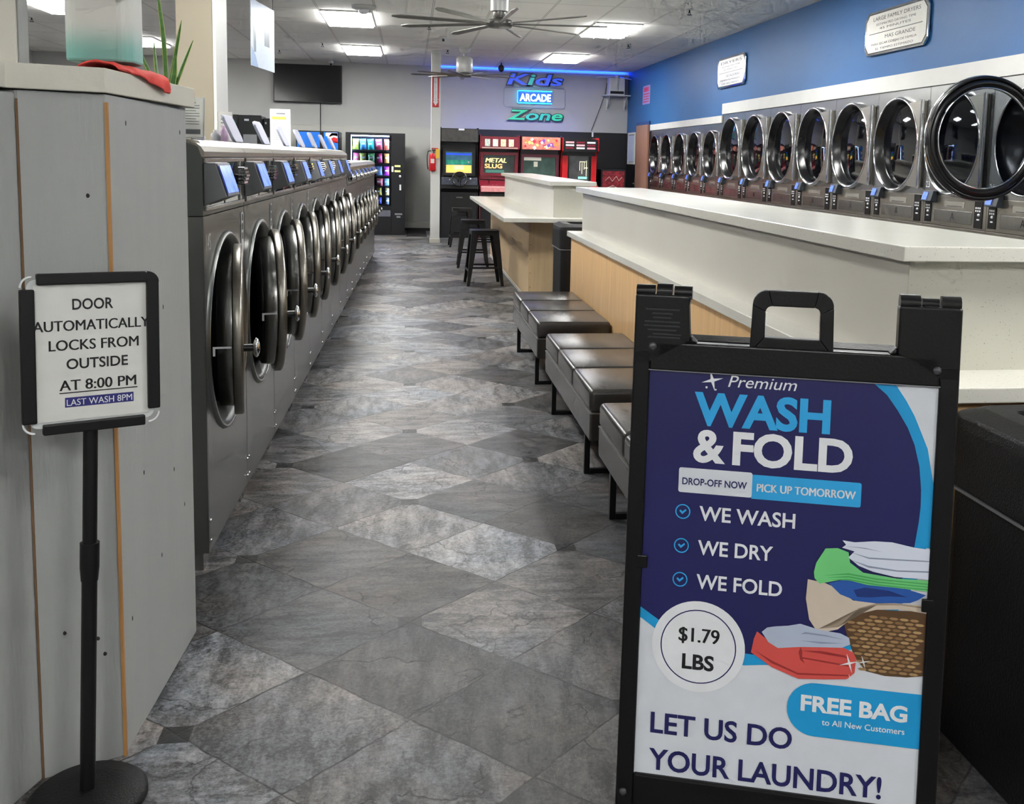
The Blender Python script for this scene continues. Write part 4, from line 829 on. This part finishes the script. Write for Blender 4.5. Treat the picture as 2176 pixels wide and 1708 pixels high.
# sprinklers
sp0=None
for i,(x,y,lb) in enumerate(((3.15,14.6,'below the second right-hand light panel'),(3.08,11.1,'over the large dryers nearest the camera'),(-2.12,17.4,'left of the television'),(-1.32,16.1,'between the two near light panels'),(-2.05,14.4,'behind the hanging banner'),(-4.9,14.4,'far at left, seen past the post'),(.25,13.4,'in the middle, behind the big fan'),(.6,16.35,'close to the top of the white column'))):
    if sp0 is None:
        sp0=t=thing('sprinkler_head','x','sprinkler',group='ceiling sprinkler heads'); b=B().m(WHITEP); b.lathe([(.0005,0),(.035,0),(.03,-.008),(.0005,-.009)],20); b.build('escutcheon', t); b=B().m(BLACKM); b.cyl((0,0,-.006),(0,0,-.04),.009); b.box((-.014,-.003,-.06),(-.01,.003,-.035)); b.box((.01,-.003,-.06),(.014,.003,-.035)); b.build('stem', t); b=B().m(BLACKM); b.lathe([(.0005,-.058),(.03,-.06),(.03,-.063),(.0005,-.063)],14); b.build('deflector', t)
    else: t=dup(sp0,(0,0,0),0)
    t.location=(x,y,HC); t['label']='small dark sprinkler head in the ceiling, '+lb
# ceiling fans
FANM=mat('fan_bronze_grey', (120,118,114), .35, .5, .05, 5); FANW=mat('fan_white_metal', (214,214,212), .35, .1, .03, 5)
def fan(label,x,y,z_,R,a0,white,n=9):
    t=thing('ceiling_fan',label,'ceiling fan',(x,y,z_),group='big ceiling fans'); mt=FANM
    b=B().m(FANW); b.lathe([(.0005,HC-z_),(.09,HC-z_),(.085,HC-z_-.05),(.04,HC-z_-.09),(.0005,HC-z_-.09)],24); b.build('canopy', t)
    b=B().m(FANW); b.cyl((0,0,.1),(0,0,HC-z_-.05),.018 if white else .075); b.build('downrod', t)
    b=B().m(FANW if white else FANM); rr=.13 if white else .055; b.lathe([(.0005,.28),(rr*.8,.28),(rr,.25),(rr,.06),(rr*.9,.04),(.0005,.03)] if white else [(.0005,.16),(.055,.16),(.052,.05),(.045,.04),(.0005,.03)],28); b.build('motor', t)
    b=B().m(mt); b.lathe([(.0005,.035),(.10,.03),(.115,.0),(.10,-.03),(.0005,-.035)],28); b.build('hub', t)
    for k in range(n):
        T=Rt(math.radians(a0+k*360/n),'Z')@Rt(.28,'X'); b=B(T).m(mt); w0,w1=(.02,.03)
        b.prism([(.09,-w0),(R*.93,-w1),(R,-w1*.3),(R,w1*.5),(R*.93,w1),(.09,w0)],-.004,.004); b.build('blade', t, bev=.002)
        if white: b=B(T).m(mt); 
    return t
fan('large bronze ceiling fan with nine long thin blades, near the top of the picture',.735,8.5,2.51,.90,33,False)
fan('white ceiling fan with a cylindrical motor, in front of the kids sign',.85,16.0,2.68,.84,10,True)
# hanging banner
t=thing('hanging_banner','narrow blue and white banner hanging from the ceiling beside the television','banner',(-1.56,11.4,2.3))
rz=math.atan2(.9,.115); T=Rt(rz,'Z')@Matrix(((1,0,0,0),(0,0,-1,0),(0,1,0,0),(0,0,0,1)))
b=B(T).m(pr((206,218,232),'banner_white',.5)); b.box((-.46,0,-.003),(.46,.68,.003)); b.m(pr((150,176,214),'banner_blue')).box((-.46,.5,.003),(.46,.68,.004)); b.poly([(-.46,.0),(-.2,0),(-.3,.12),(-.46,.2)],.0045); b.m(pr((96,112,130),'banner_ink')); b.box((-.36,.15,.004),(-.28,.55,.0045)); b.box((.05,.25,.004),(.25,.42,.0045)); b.build('banner_sheet', t)
b=B().m(BLACKM); dx,dy=math.cos(rz)*.42,math.sin(rz)*.42
for s_ in (-1,1): b.cyl((s_*dx,s_*dy,.68),(s_*dx,s_*dy,.80),.003,n=6)
b.build('hanging_wire', t)
# ------------------------------------------------------------------ signs on the blue wall
def wallsign(label,y0,y1,z0,z1,big):
    t=thing('wall_sign',label,'sign',(XR,(y0+y1)/2,(z0+z1)/2)); w,h=(y1-y0)/2,(z1-z0)/2; c=.06
    oc=lambda w,h:[(-w+c,-h),(w-c,-h),(w,-h+c),(w,h-c),(w-c,h),(-w+c,h),(-w,h-c),(-w,-h+c)]
    T=face('-x'); b=B(T).m(CHROME); b.prism(oc(w,h),.012,.03); b.build('sign_backing', t, bev=.004)
    b=B(T).m(INK); b.poly(oc(w-.018,h-.018),.0305); b.m(pr((206,204,196),'sign_face',.3)); b.poly(oc(w-.026,h-.026),.0312); b.m(pr((70,68,72),'sign_print'))
    b.box((-w*.85,-.006,.0312),(w*.85,.0,.032))
    L1=('LARGE FAMILY DRYERS','ESTIMATED DRYING TIME','45 MINUTES','MAS GRANDE','PARA SECAR COBIJAS DE FAMILIA','EL TIEMPO ESTIMADO') if big else ('DRYERS','ESTIMATED TIME','30 MINUTES','SECADORAS','TIEMPO ESTIMADO','DE SECADO')
    for s_,f_ in zip(L1,((-w*.72,h*.55,w*1.5,h*.17),(-w*.6,h*.32,w*1.25,h*.10),(-w*.5,h*.13,w*1.0,h*.10),(-w*.3,-h*.32,w*.95,h*.16),(-w*.75,-h*.56,w*1.45,h*.10),(-w*.6,-h*.78,w*1.2,h*.10))): b.text(s_,Z(.0325),.0,0,0,f_)
    b.build('sign_plate', t)
    b=B(T).m(STEEL); b.cyl((-w*.7,0,0),(-w*.7,0,.012),.01); b.cyl((w*.7,0,0),(w*.7,0,.012),.01); b.build('standoff', t)
wallsign('larger cream sign about large family dryers, high on the blue wall',7.80,8.95,2.41,2.80,True)
wallsign('smaller cream sign with black rule on the blue wall above the step in the trim',12.34,13.50,2.41,2.81,False)
b=B(Tr(XR,17.8,2.43)@face('-x')).m(pr((150,140,200),'violet_notice_paper')); b.box((-.28,0,0),(.28,.33,.003)); b.m(pr((196,60,96),'notice_red')); b.box((-.18,.22,.003),(.18,.30,.0035)); 
for k in range(4): b.box((-.22,.17-k*.045,.003),(.22,.19-k*.045,.0035))
o=b.build('notice_sign'); tag(o,'small pink and violet notice high on the blue wall above the brown door','notice')
t=thing('vent_grille','white framed louvred grille on the dark wall beside the brown door','vent',(XR,18.87,1.35))
T=face('-x'); b=B(T).m(WHITEP); b.box((-.31,0,0),(-.26,.6,.02)); b.box((.26,0,0),(.31,.6,.02)); b.box((-.26,0,0),(.26,.04,.02)); b.box((-.26,.56,0),(.26,.6,.02)); b.build('frame', t, bev=.003)
b=B(T).m(mat('grille_slats', (170,178,206), .5)); 
for k in range(12): b.box((-.25+k*.043,.05,.004),(-.23+k*.043,.55,.014))
b.m(GREYHEAD).box((-.26,.04,.001),(.26,.56,.004)); b.build('slats', t)
# shelf with device in the corner
t=thing('wall_shelf','white bracket shelf high in the corner of the end wall','shelf',(4.0,19.33,2.64))
b=B().m(WHITEP); b.box((-.33,-.3,.0),(.19,0,.02)); b.build('board', t, bev=.003)
for x in (-.22,.12): b=B().m(WHITEP); b.box((x-.015,-.02,-.26),(x+.015,0,0)); b.add([(x-.006,-.02,-.24),(x+.006,-.02,-.24),(x+.006,-.25,-.005),(x-.006,-.25,-.005),(x-.006,-.02,-.20),(x+.006,-.02,-.20),(x+.006,-.22,0),(x-.006,-.22,0)],[(0,1,2,3),(4,7,6,5),(0,4,5,1),(1,5,6,2),(2,6,7,3),(3,7,4,0)]); b.build('bracket', t)
t=thing('network_cabinet','white equipment box with dark front slot standing on the corner shelf','equipment box',(3.93,19.18,2.66))
b=B().m(mat('equipment_box_white', (200,202,206), .4)); b.box((-.16,-.12,0),(.14,.12,.32)); b.build('case', t, bev=.006)
b=B().m(BLACK); b.box((-.14,-.124,.02),(.12,-.12,.07)); b.build('front_slot', t); b=B().m(WHITEP); b.box((-.12,-.13,.14),(-.03,-.12,.30)); b.box((-.03,-.14,.10),(0,-.12,.34)); b.build('side_unit', t)
t=thing('wall_fan','white wall fan with thin blades above the corner shelf','fan',(3.93,19.1,3.0)); b=B().m(FANW); b.cyl((0,0,-.02),(0,.24,-.02),.02); b.ball((0,0,0),.045,8); b.build('motor', t)
for a in (8,176): b=B(Rt(math.radians(a),'Y')@Rt(.3,'X')).m(FANW); b.prism([(.03,-.025),(.40,-.035),(.42,0),(.40,.03),(.03,.02)],-.003,.003); b.build('blade', t)
b=B().m(BLACK); P_=[(3.77,19.31,2.9),(3.74,19.32,2.7),(3.66,19.33,2.45),(3.57,19.335,2.2),(3.49,19.335,1.98)]; b.tube(P_,.006,6); b.m(WHITE).box((3.50,19.32,1.86),(3.53,19.336,1.95)); o=b.build('power_cable'); tag(o,'thin black cable hanging down the end wall from the corner shelf','cable')
# ------------------------------------------------------------------ kids zone lettering, arcade neon
def signword(name,label,word,x0,x1,z0,z1,colrs,back):
    t=thing(name,label,'sign',(x0,YB,z0)); W_=x1-x0; H_=z1-z0; T=face('-y')
    b=B(T).m(back); b.text(word,Tr(0,0,.03),.07,.02,.18,(.0,.0,W_,H_)); b.build('outline_backing', t)
    # every letter gets its own colour: place glyph by glyph along the fitted word
    tot,_=glyphs(word,.02,0,.18); xa,xb=min(v[0] for v in tot),max(v[0] for v in tot); kx=(W_*.955)/(xb-xa); hh=capheight(.02); ky=H_*.87/hh; pos=0; adv=0
    full=[]; 
    for i in range(len(word)):
        v1,_f=glyphs(word[:i+1],.02,0,.18); full.append(max(v[0] for v in v1))
    for i,chh in enumerate(word):
        v,_f=glyphs(chh,.02,0,.18); x_off=full[i]-max(q[0] for q in v)
        b=B(T@Tr(W_*.0225+(-xa)*kx,H_*.055,.052)@Matrix.Diagonal((kx,ky,1,1))@Tr(x_off,0,0)).m(colrs[i]); b.add(*glyphs(chh,.02,0,.18)); b.build('letter', t)
KB=mat('kids_letter_blue', (44,84,214), .4, emit=.35); KT=mat('kids_letter_teal', (34,178,160), .4, emit=.3); KD=mat('letter_navy_outline', (12,34,90), .4); KG=mat('letter_green_outline', (4,44,62), .4); ZG=mat('zone_letter_green', (40,190,140), .4, emit=.3)
signword('lettering_sign','blue and teal cut-out word Kids above the arcade neon','Kids',1.81,2.93,2.80,3.03,[KB,KT,KB,KB],KD)
signword('lettering_sign','green cut-out word Zone below the arcade neon','Zone',1.83,2.94,2.14,2.35,[ZG,KT,KT,ZG],KG)
t=thing('neon_sign','glowing cyan arcade neon sign on a clear rounded backing','neon sign',(2.37,YB,2.57)); T=face('-y')
NE=mat('cyan_neon', (30,190,245), .3, 0, .02, 3, emit=6.1); 
b=B(T).m(mat('clear_sign_outline', (120,124,150), .3)); o_=rrect(-.59,-.19,.59,.19,.06,6); b.tube([(x,y,.04) for x,y in o_]+[(o_[0][0],o_[0][1],.04)],.004,6); b.build('backing_outline', t)
b=B(T).m(mat('neon_lit_panel', (10,90,170), .4, 0, .05, 4, emit=.25)); b.prism(rrect(-.33,-.12,.34,.14,.02),.02,.03); b.build('lit_panel', t)
b=B(T).m(NE); b.tube([(-.31,.125,.045),(.33,.125,.045)],.008,8); b.tube([(-.31,-.105,.045),(.33,-.105,.045)],.008,8); b.tube([(-.33,-.1,.045),(-.33,.12,.045)],.006,8); b.build('neon_tube', t)
b=B(T).m(mat('neon_letters_white', (250,250,255), .3, emit=1.1)); b.text('ARCADE',Tr(0,0,.05),.03,.004,0,(-.29,-.065,.60,.135)); b.build('neon_letters', t)
b=B().m(mat('blue_led', (24,70,255), .3, 0, .01, 2, emit=22)); b.box((.52,19.29,3.045),(4.15,19.33,3.055)); o=b.build('led_strip'); tag(o,'thin glowing blue light strip along the top of the end wall','light strip')
b=B().m(mat('violet_blue_led', (70,84,255), .3, 0, .01, 2, emit=13)); b.box((.7,18.98,1.770),(3.25,19.02,1.776)); b.m(BLACK).box((.62,18.55,0),(3.3,19.33,1.77)); o=b.build('uplight_strip'); tag(o,'violet-blue light strip lying on the dark box behind the arcade cabinets','light strip')
b=B().m(GREYW); b.box((.5,19.25,3.034),(4.19,19.345,3.04)); b.box((.5,19.25,3.04),(4.19,19.256,3.06)); tag(b.build('trim_3'),'slim grey cove lip hiding the blue light strip','trim',kind='structure')
# ------------------------------------------------------------------ arcade cabinets
def cab(name,label,x0,x1,h,side,parts):
    t=thing(name,label,'arcade cabinet',((x0+x1)/2,17.6,0)); w=(x1-x0)/2-.006
    prof=[(.0,0),(.85,0),(.85,h),(.10,h),(.04,h-.02),(.04,h-.24),(.20,h-.29),(.27,1.02),(-.02,.93),(-.04,.86),(.04,.80),(.02,.0)]
    TT=Matrix(((0,0,1,0),(1,0,0,0),(0,1,0,0),(0,0,0,1)))
    for s_ in (-1,1): b=B(TT).m(side); b.prism(prof, s_*w-(.018 if s_>0 else 0), s_*w+(.018 if s_<0 else 0)); b.build('side_panel', t, bev=.003)
    w-=.02
    b=B().m(NAVYW); b.box((-w,.3,0),(w,.84,h-.01)); b.box((-w,.05,0),(w,.3,.80)); b.build('body', t)
    b=B().m(side); b.prism([(.27,1.02),(-.0,.935),(-.02,.865),(.05,.80),(.3,.80),(.3,1.0)],-w,w,TT); b.build('control_deck', t)
    parts(t,w,h); return t
def screen(t,w,z0,z1,c,em,fr=None,x0=None,x1=None):
    b=B().m(fr or BLACK); framebox(b,-w,z0-.05,w,z1+.05,.05,.19,.30); b.build('screen_bezel', t)
    b=B().m(mat('arcade_screen_%d_%d_%d'%c,c,.15,0,.3,7,emit=em)); b.box((-w+.05,.265,z0),(w-.05,.28,z1)); return b
def marquee(t,w,h,m,em): 
    b=B(); b.m(m).box((-w,.035,h-.245),(w,.10,h-.03)); return b
def p1(t,w,h):   # driving cabinet
    b=marquee(t,w,h,mat('dark_marquee', (60,58,56), .3, 0, .3, 14),0); b.m(WHITE).box((-.02,.03,h-.05),(.08,.035,h-.02)); b.build('marquee', t)
    b=screen(t,w-.03,1.13,1.50,(36,74,92),.9); x=w-.09
    b.m(mat('screen_sky_blue', (30,60,200), .2, emit=1.2)).box((-x,.262,1.445),(x,.265,1.475)); b.m(mat('screen_hills_green', (28,110,92), .2, 0, .5, 12, emit=.8)).box((-x,.262,1.28),(x,.265,1.36)); b.m(mat('screen_sand', (226,166,84), .2, 0, .12, 14, emit=1.1)).box((-x,.262,1.135),(x,.265,1.27)); b.m(mat('screen_yellow_car', (250,232,120), .2, emit=1.5)).box((-.08,.258,1.19),(.09,.262,1.26)); b.m(WHITE).ball((x-.05,.262,1.32),.02,6); b.build('screen', t)
    b=B().m(mat('deck_graphics', (70,74,86), .35, 0, .5, 30)); b.box((-w,-.03,.93),(w,.02,1.06)); b.m(WHITE).ball((.19,-.035,1.04),.015,6); b.ball((.14,-.035,1.01),.01,6); b.ball((-.17,-.035,1.02),.01,6); b.build('dashboard', t)
    Tw=Tr(0,-.10,1.03)@Rt(1.25,'X'); b=B(Tw).m(RUBBER); b.torus(.125,.014,32,8); 
    for a in (PI/2+2.1,PI/2-2.1,PI/2): b.cyl((0,0,0),(.12*math.cos(a+PI),.12*math.sin(a+PI),0),.014)
    b.cyl((0,0,-.08),(0,0,.01),.035); b.build('steering_wheel', t)
    b=B().m(BLACK); b.box((-.15,.04,.45),(.15,.05,.75)); b.m(mat('pale_coin_door_mark', (120,120,124), .4)).box((-.05,.036,.70),(.06,.04,.72)); b.build('coin_door', t)
def sticks(t,w,c=(226,150,150)):
    b=B().m(mat('pink_deck', c, .4, 0, .15, 20)); b.add([(-w,-.045,.90),(w,-.045,.90),(w,.24,1.012),(-w,.24,1.012)],[(0,1,2,3)]); b.box((-w,-.05,.82),(w,-.04,.90)); b.build('control_panel', t)
    b=B().m(BLACK)
    for x in (-.18,.12): b.cyl((x,.08,.94),(x,.07,1.02),.006); b.ball((x,.07,1.03),.018,8)
    for k in range(6): b.m(RED if k%2 else WHITE).cyl((-.12+(k%3)*.035+(.3 if k>2 else 0)-.0,.05,.93),(-.12+(k%3)*.035+(.3 if k>2 else 0),.05,.95),.012,n=10)
    b.build('joystick', t)
def p2(t,w,h):
    b=marquee(t,w,h,DRED,0); 
    for k in range(4): b.m(mat('card_print_%s'%'abcd'[k], ((176,190,180),(200,206,190),(214,196,160),(216,200,170))[k], .4, 0, .35, 30, emit=.25)).box((-w*.8+k*w*.42,.03,h-.20),(-w*.8+k*w*.42+.09,.035,h-.075))
    b.m(mat('pale_marquee_edge', (196,160,150), .4)).box((-w*.95,.03,h-.235),(w*.95,.036,h-.215)); b.build('marquee', t)
    b=B().m(DRED); b.box((-w,.21,1.03),(w,.215,1.12)); b.build('speaker_panel', t)
    b=screen(t,w,1.14,1.46,(52,58,56),.35,DRED); Tq=Tr(0,.262,0)@face('-y'); b.m(mat('screen_title_yellow', (240,224,140), .3, emit=1.2)); b.text('METAL',Tq,.03,.001,.2,(-w*.72,1.33,w*1.15,.075)); b.m(mat('screen_title_orange', (238,176,110), .3, emit=1.1)); b.text('SLUG',Tq,.03,.001,0,(-w*.75,1.23,w*.95,.075)); b.m(mat('screen_teal_bar', (60,110,100), .3, emit=.5)).box((-w*.7,.262,1.15),(w*.3,.265,1.20)); b.build('screen', t)
    sticks(t,w)
def p3(t,w,h):
    b=marquee(t,w,h,mat('colourful_marquee', (206,110,96), .35, 0, .3, 20, emit=.35),0); rnd=random.Random(3); q=[mat('marquee_patch_%s'%'abcde'[i],c,.35,0,.3,30,emit=.3) for i,c in enumerate(((240,214,120),(110,70,150),(230,120,70),(236,232,226),(170,40,60)))]
    for k in range(34): x=rnd.uniform(-w*.9,w*.85); z_=rnd.uniform(h-.22,h-.07); s_=rnd.uniform(.015,.045); b.m(q[k%5]).add([(x,.034-k*.0001,z_-s_),(x+s_,.034-k*.0001,z_-s_*.3),(x+s_*.3,.034-k*.0001,z_+s_*.8),(x-s_*.7,.034-k*.0001,z_+.2*s_)],[(0,1,2,3)])
    b.build('marquee', t)
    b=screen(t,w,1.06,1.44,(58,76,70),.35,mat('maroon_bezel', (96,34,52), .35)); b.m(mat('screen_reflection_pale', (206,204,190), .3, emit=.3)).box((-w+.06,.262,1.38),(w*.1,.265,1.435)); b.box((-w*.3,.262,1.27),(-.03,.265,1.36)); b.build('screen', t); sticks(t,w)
def p4(t,w,h):
    b=marquee(t,w,h,BLACK,0); 
    for k in range(3):
        for j in range(3): b.m((DRED,WHITE,mat('logo_pink', (220,150,160), .4, emit=.2))[(k+j)%3]).box((-w*.88+k*w*.62,.03,h-.20+j*.05),(-w*.88+k*w*.62+w*.48,.035,h-.17+j*.05))
    b.build('marquee', t)
    b=B().m(RED); b.box((-w,.16,1.0),(-w+.10,.24,1.48)); b.box((w-.09,.16,1.0),(w,.24,1.48)); b.build('red_side_frame', t)
    b=screen(t,w-.08,1.05,1.48,(70,72,72),.4,BLACK); b.m(mat('screen_pale_maze', (210,206,176), .3, emit=.8))
    for x,z0,z1 in ((.02,1.22,1.38),(.06,1.16,1.36),(.10,1.24,1.37),(.14,1.12,1.4)): b.box((x,.262,z0),(x+.012,.265,z1))
    b.box((.02,.262,1.37),(.13,.265,1.385)); b.box((.1,.262,1.26),(.17,.265,1.275)); b.m(mat('screen_teal_text', (130,230,210), .3, emit=.9)); b.box((.0,.262,1.07),(.16,.265,1.11)); b.build('screen', t); sticks(t,w,(214,90,96))
cab('driving_arcade_cabinet','black driving arcade cabinet with steering wheel beside the white column',.53,1.205,1.92,BLACKM,p1)
cab('arcade_cabinet','red arcade cabinet with four cards on its header and a yellow title screen',1.215,1.925,1.81,DRED,p2)
cab('arcade_cabinet','arcade cabinet with a busy orange picture header',1.935,2.66,1.82,NAVYW,p3)
cab('arcade_cabinet','arcade cabinet with black header and bright red screen sides',2.67,3.34,1.80,mat('bright_red_side', (176,24,34), .35),p4)
t=thing('prize_machine','low dark prize machine with red patterned front in the far corner','prize machine',(3.66,18.1,0)); b=B().m(NAVYW); b.box((-.23,-.2,0),(.23,.3,1.25)); b.build('cabinet', t, bev=.01)
b=B().m(mat('red_patterned_front', (120,36,46), .3, 0, .7, 26, emit=.15)); b.box((-.2,-.206,.80),(.2,-.2,1.22)); b.m(mat('pale_scribble', (190,170,160), .4)); b.tube([(-.15,-.21,1.05),(-.08,-.21,1.12),(-.02,-.21,1.04),(.05,-.21,1.13),(.1,-.21,1.05),(.16,-.21,1.12)],.006,6); b.tube([(-.12,-.21,.92),(0,-.21,.96),(.1,-.21,.9)],.008,6); b.build('picture_panel', t)
rc=cloth('hanging_garment','',[(3.86,5.55,1.26),(3.83,5.50,1.25),(3.87,5.50,1.20),(3.88,5.50,1.12),(3.86,5.50,1.06),(3.84,5.50,1.02)],.16,CORAL,.02); tag(rc,'coral red garment hanging at the right edge beside the open dryer','garment')
# ------------------------------------------------------------------ camera, world, view
cy_=sc.cycles; cy_.max_bounces=6; cy_.diffuse_bounces=3; cy_.glossy_bounces=3; cy_.transmission_bounces=5; cy_.use_adaptive_sampling=True; cy_.adaptive_threshold=.12; cy_.adaptive_min_samples=12; cy_.use_denoising=True; cy_.caustics_reflective=False; cy_.caustics_refractive=False
for m_ in MATS.values():
    e_=m_.node_tree.nodes['Principled BSDF'].inputs['Emission Strength'].default_value
    if 0<e_<6: m_.cycles.emission_sampling='NONE'
w_=bpy.data.worlds.new('dim_room_air'); sc.world=w_; w_.use_nodes=True; w_.node_tree.nodes['Background'].inputs[0].default_value=(.5,.55,.65,1); w_.node_tree.nodes['Background'].inputs[1].default_value=.05
cam=bpy.data.cameras.new('camera'); co=bpy.data.objects.new('camera',cam); C.objects.link(co); sc.camera=co
F=2130.; cam.sensor_fit='HORIZONTAL'; cam.sensor_width=36; cam.lens=F/2176*36; cam.shift_x=(1088-1206)/2176; cam.shift_y=(592-854)/2176; cam.clip_start=.05; cam.clip_end=100
yaw,pit,rol=-.158549,.117597,.023621
fw=Vector((-math.sin(yaw)*math.cos(pit),math.cos(yaw)*math.cos(pit),-math.sin(pit))); rt=Vector((math.cos(yaw),math.sin(yaw),0)); up=rt.cross(fw)
r2=math.cos(rol)*rt+math.sin(rol)*up; u2=-math.sin(rol)*rt+math.cos(rol)*up
co.matrix_world=Matrix.Translation((0,0,1.4))@Matrix((r2,u2,-fw)).transposed().to_4x4()
vs_=sc.view_settings; vs_.view_transform='Standard'; vs_.look='None'; vs_.exposure=.76; vs_.gamma=1; vs_.use_curve_mapping=False
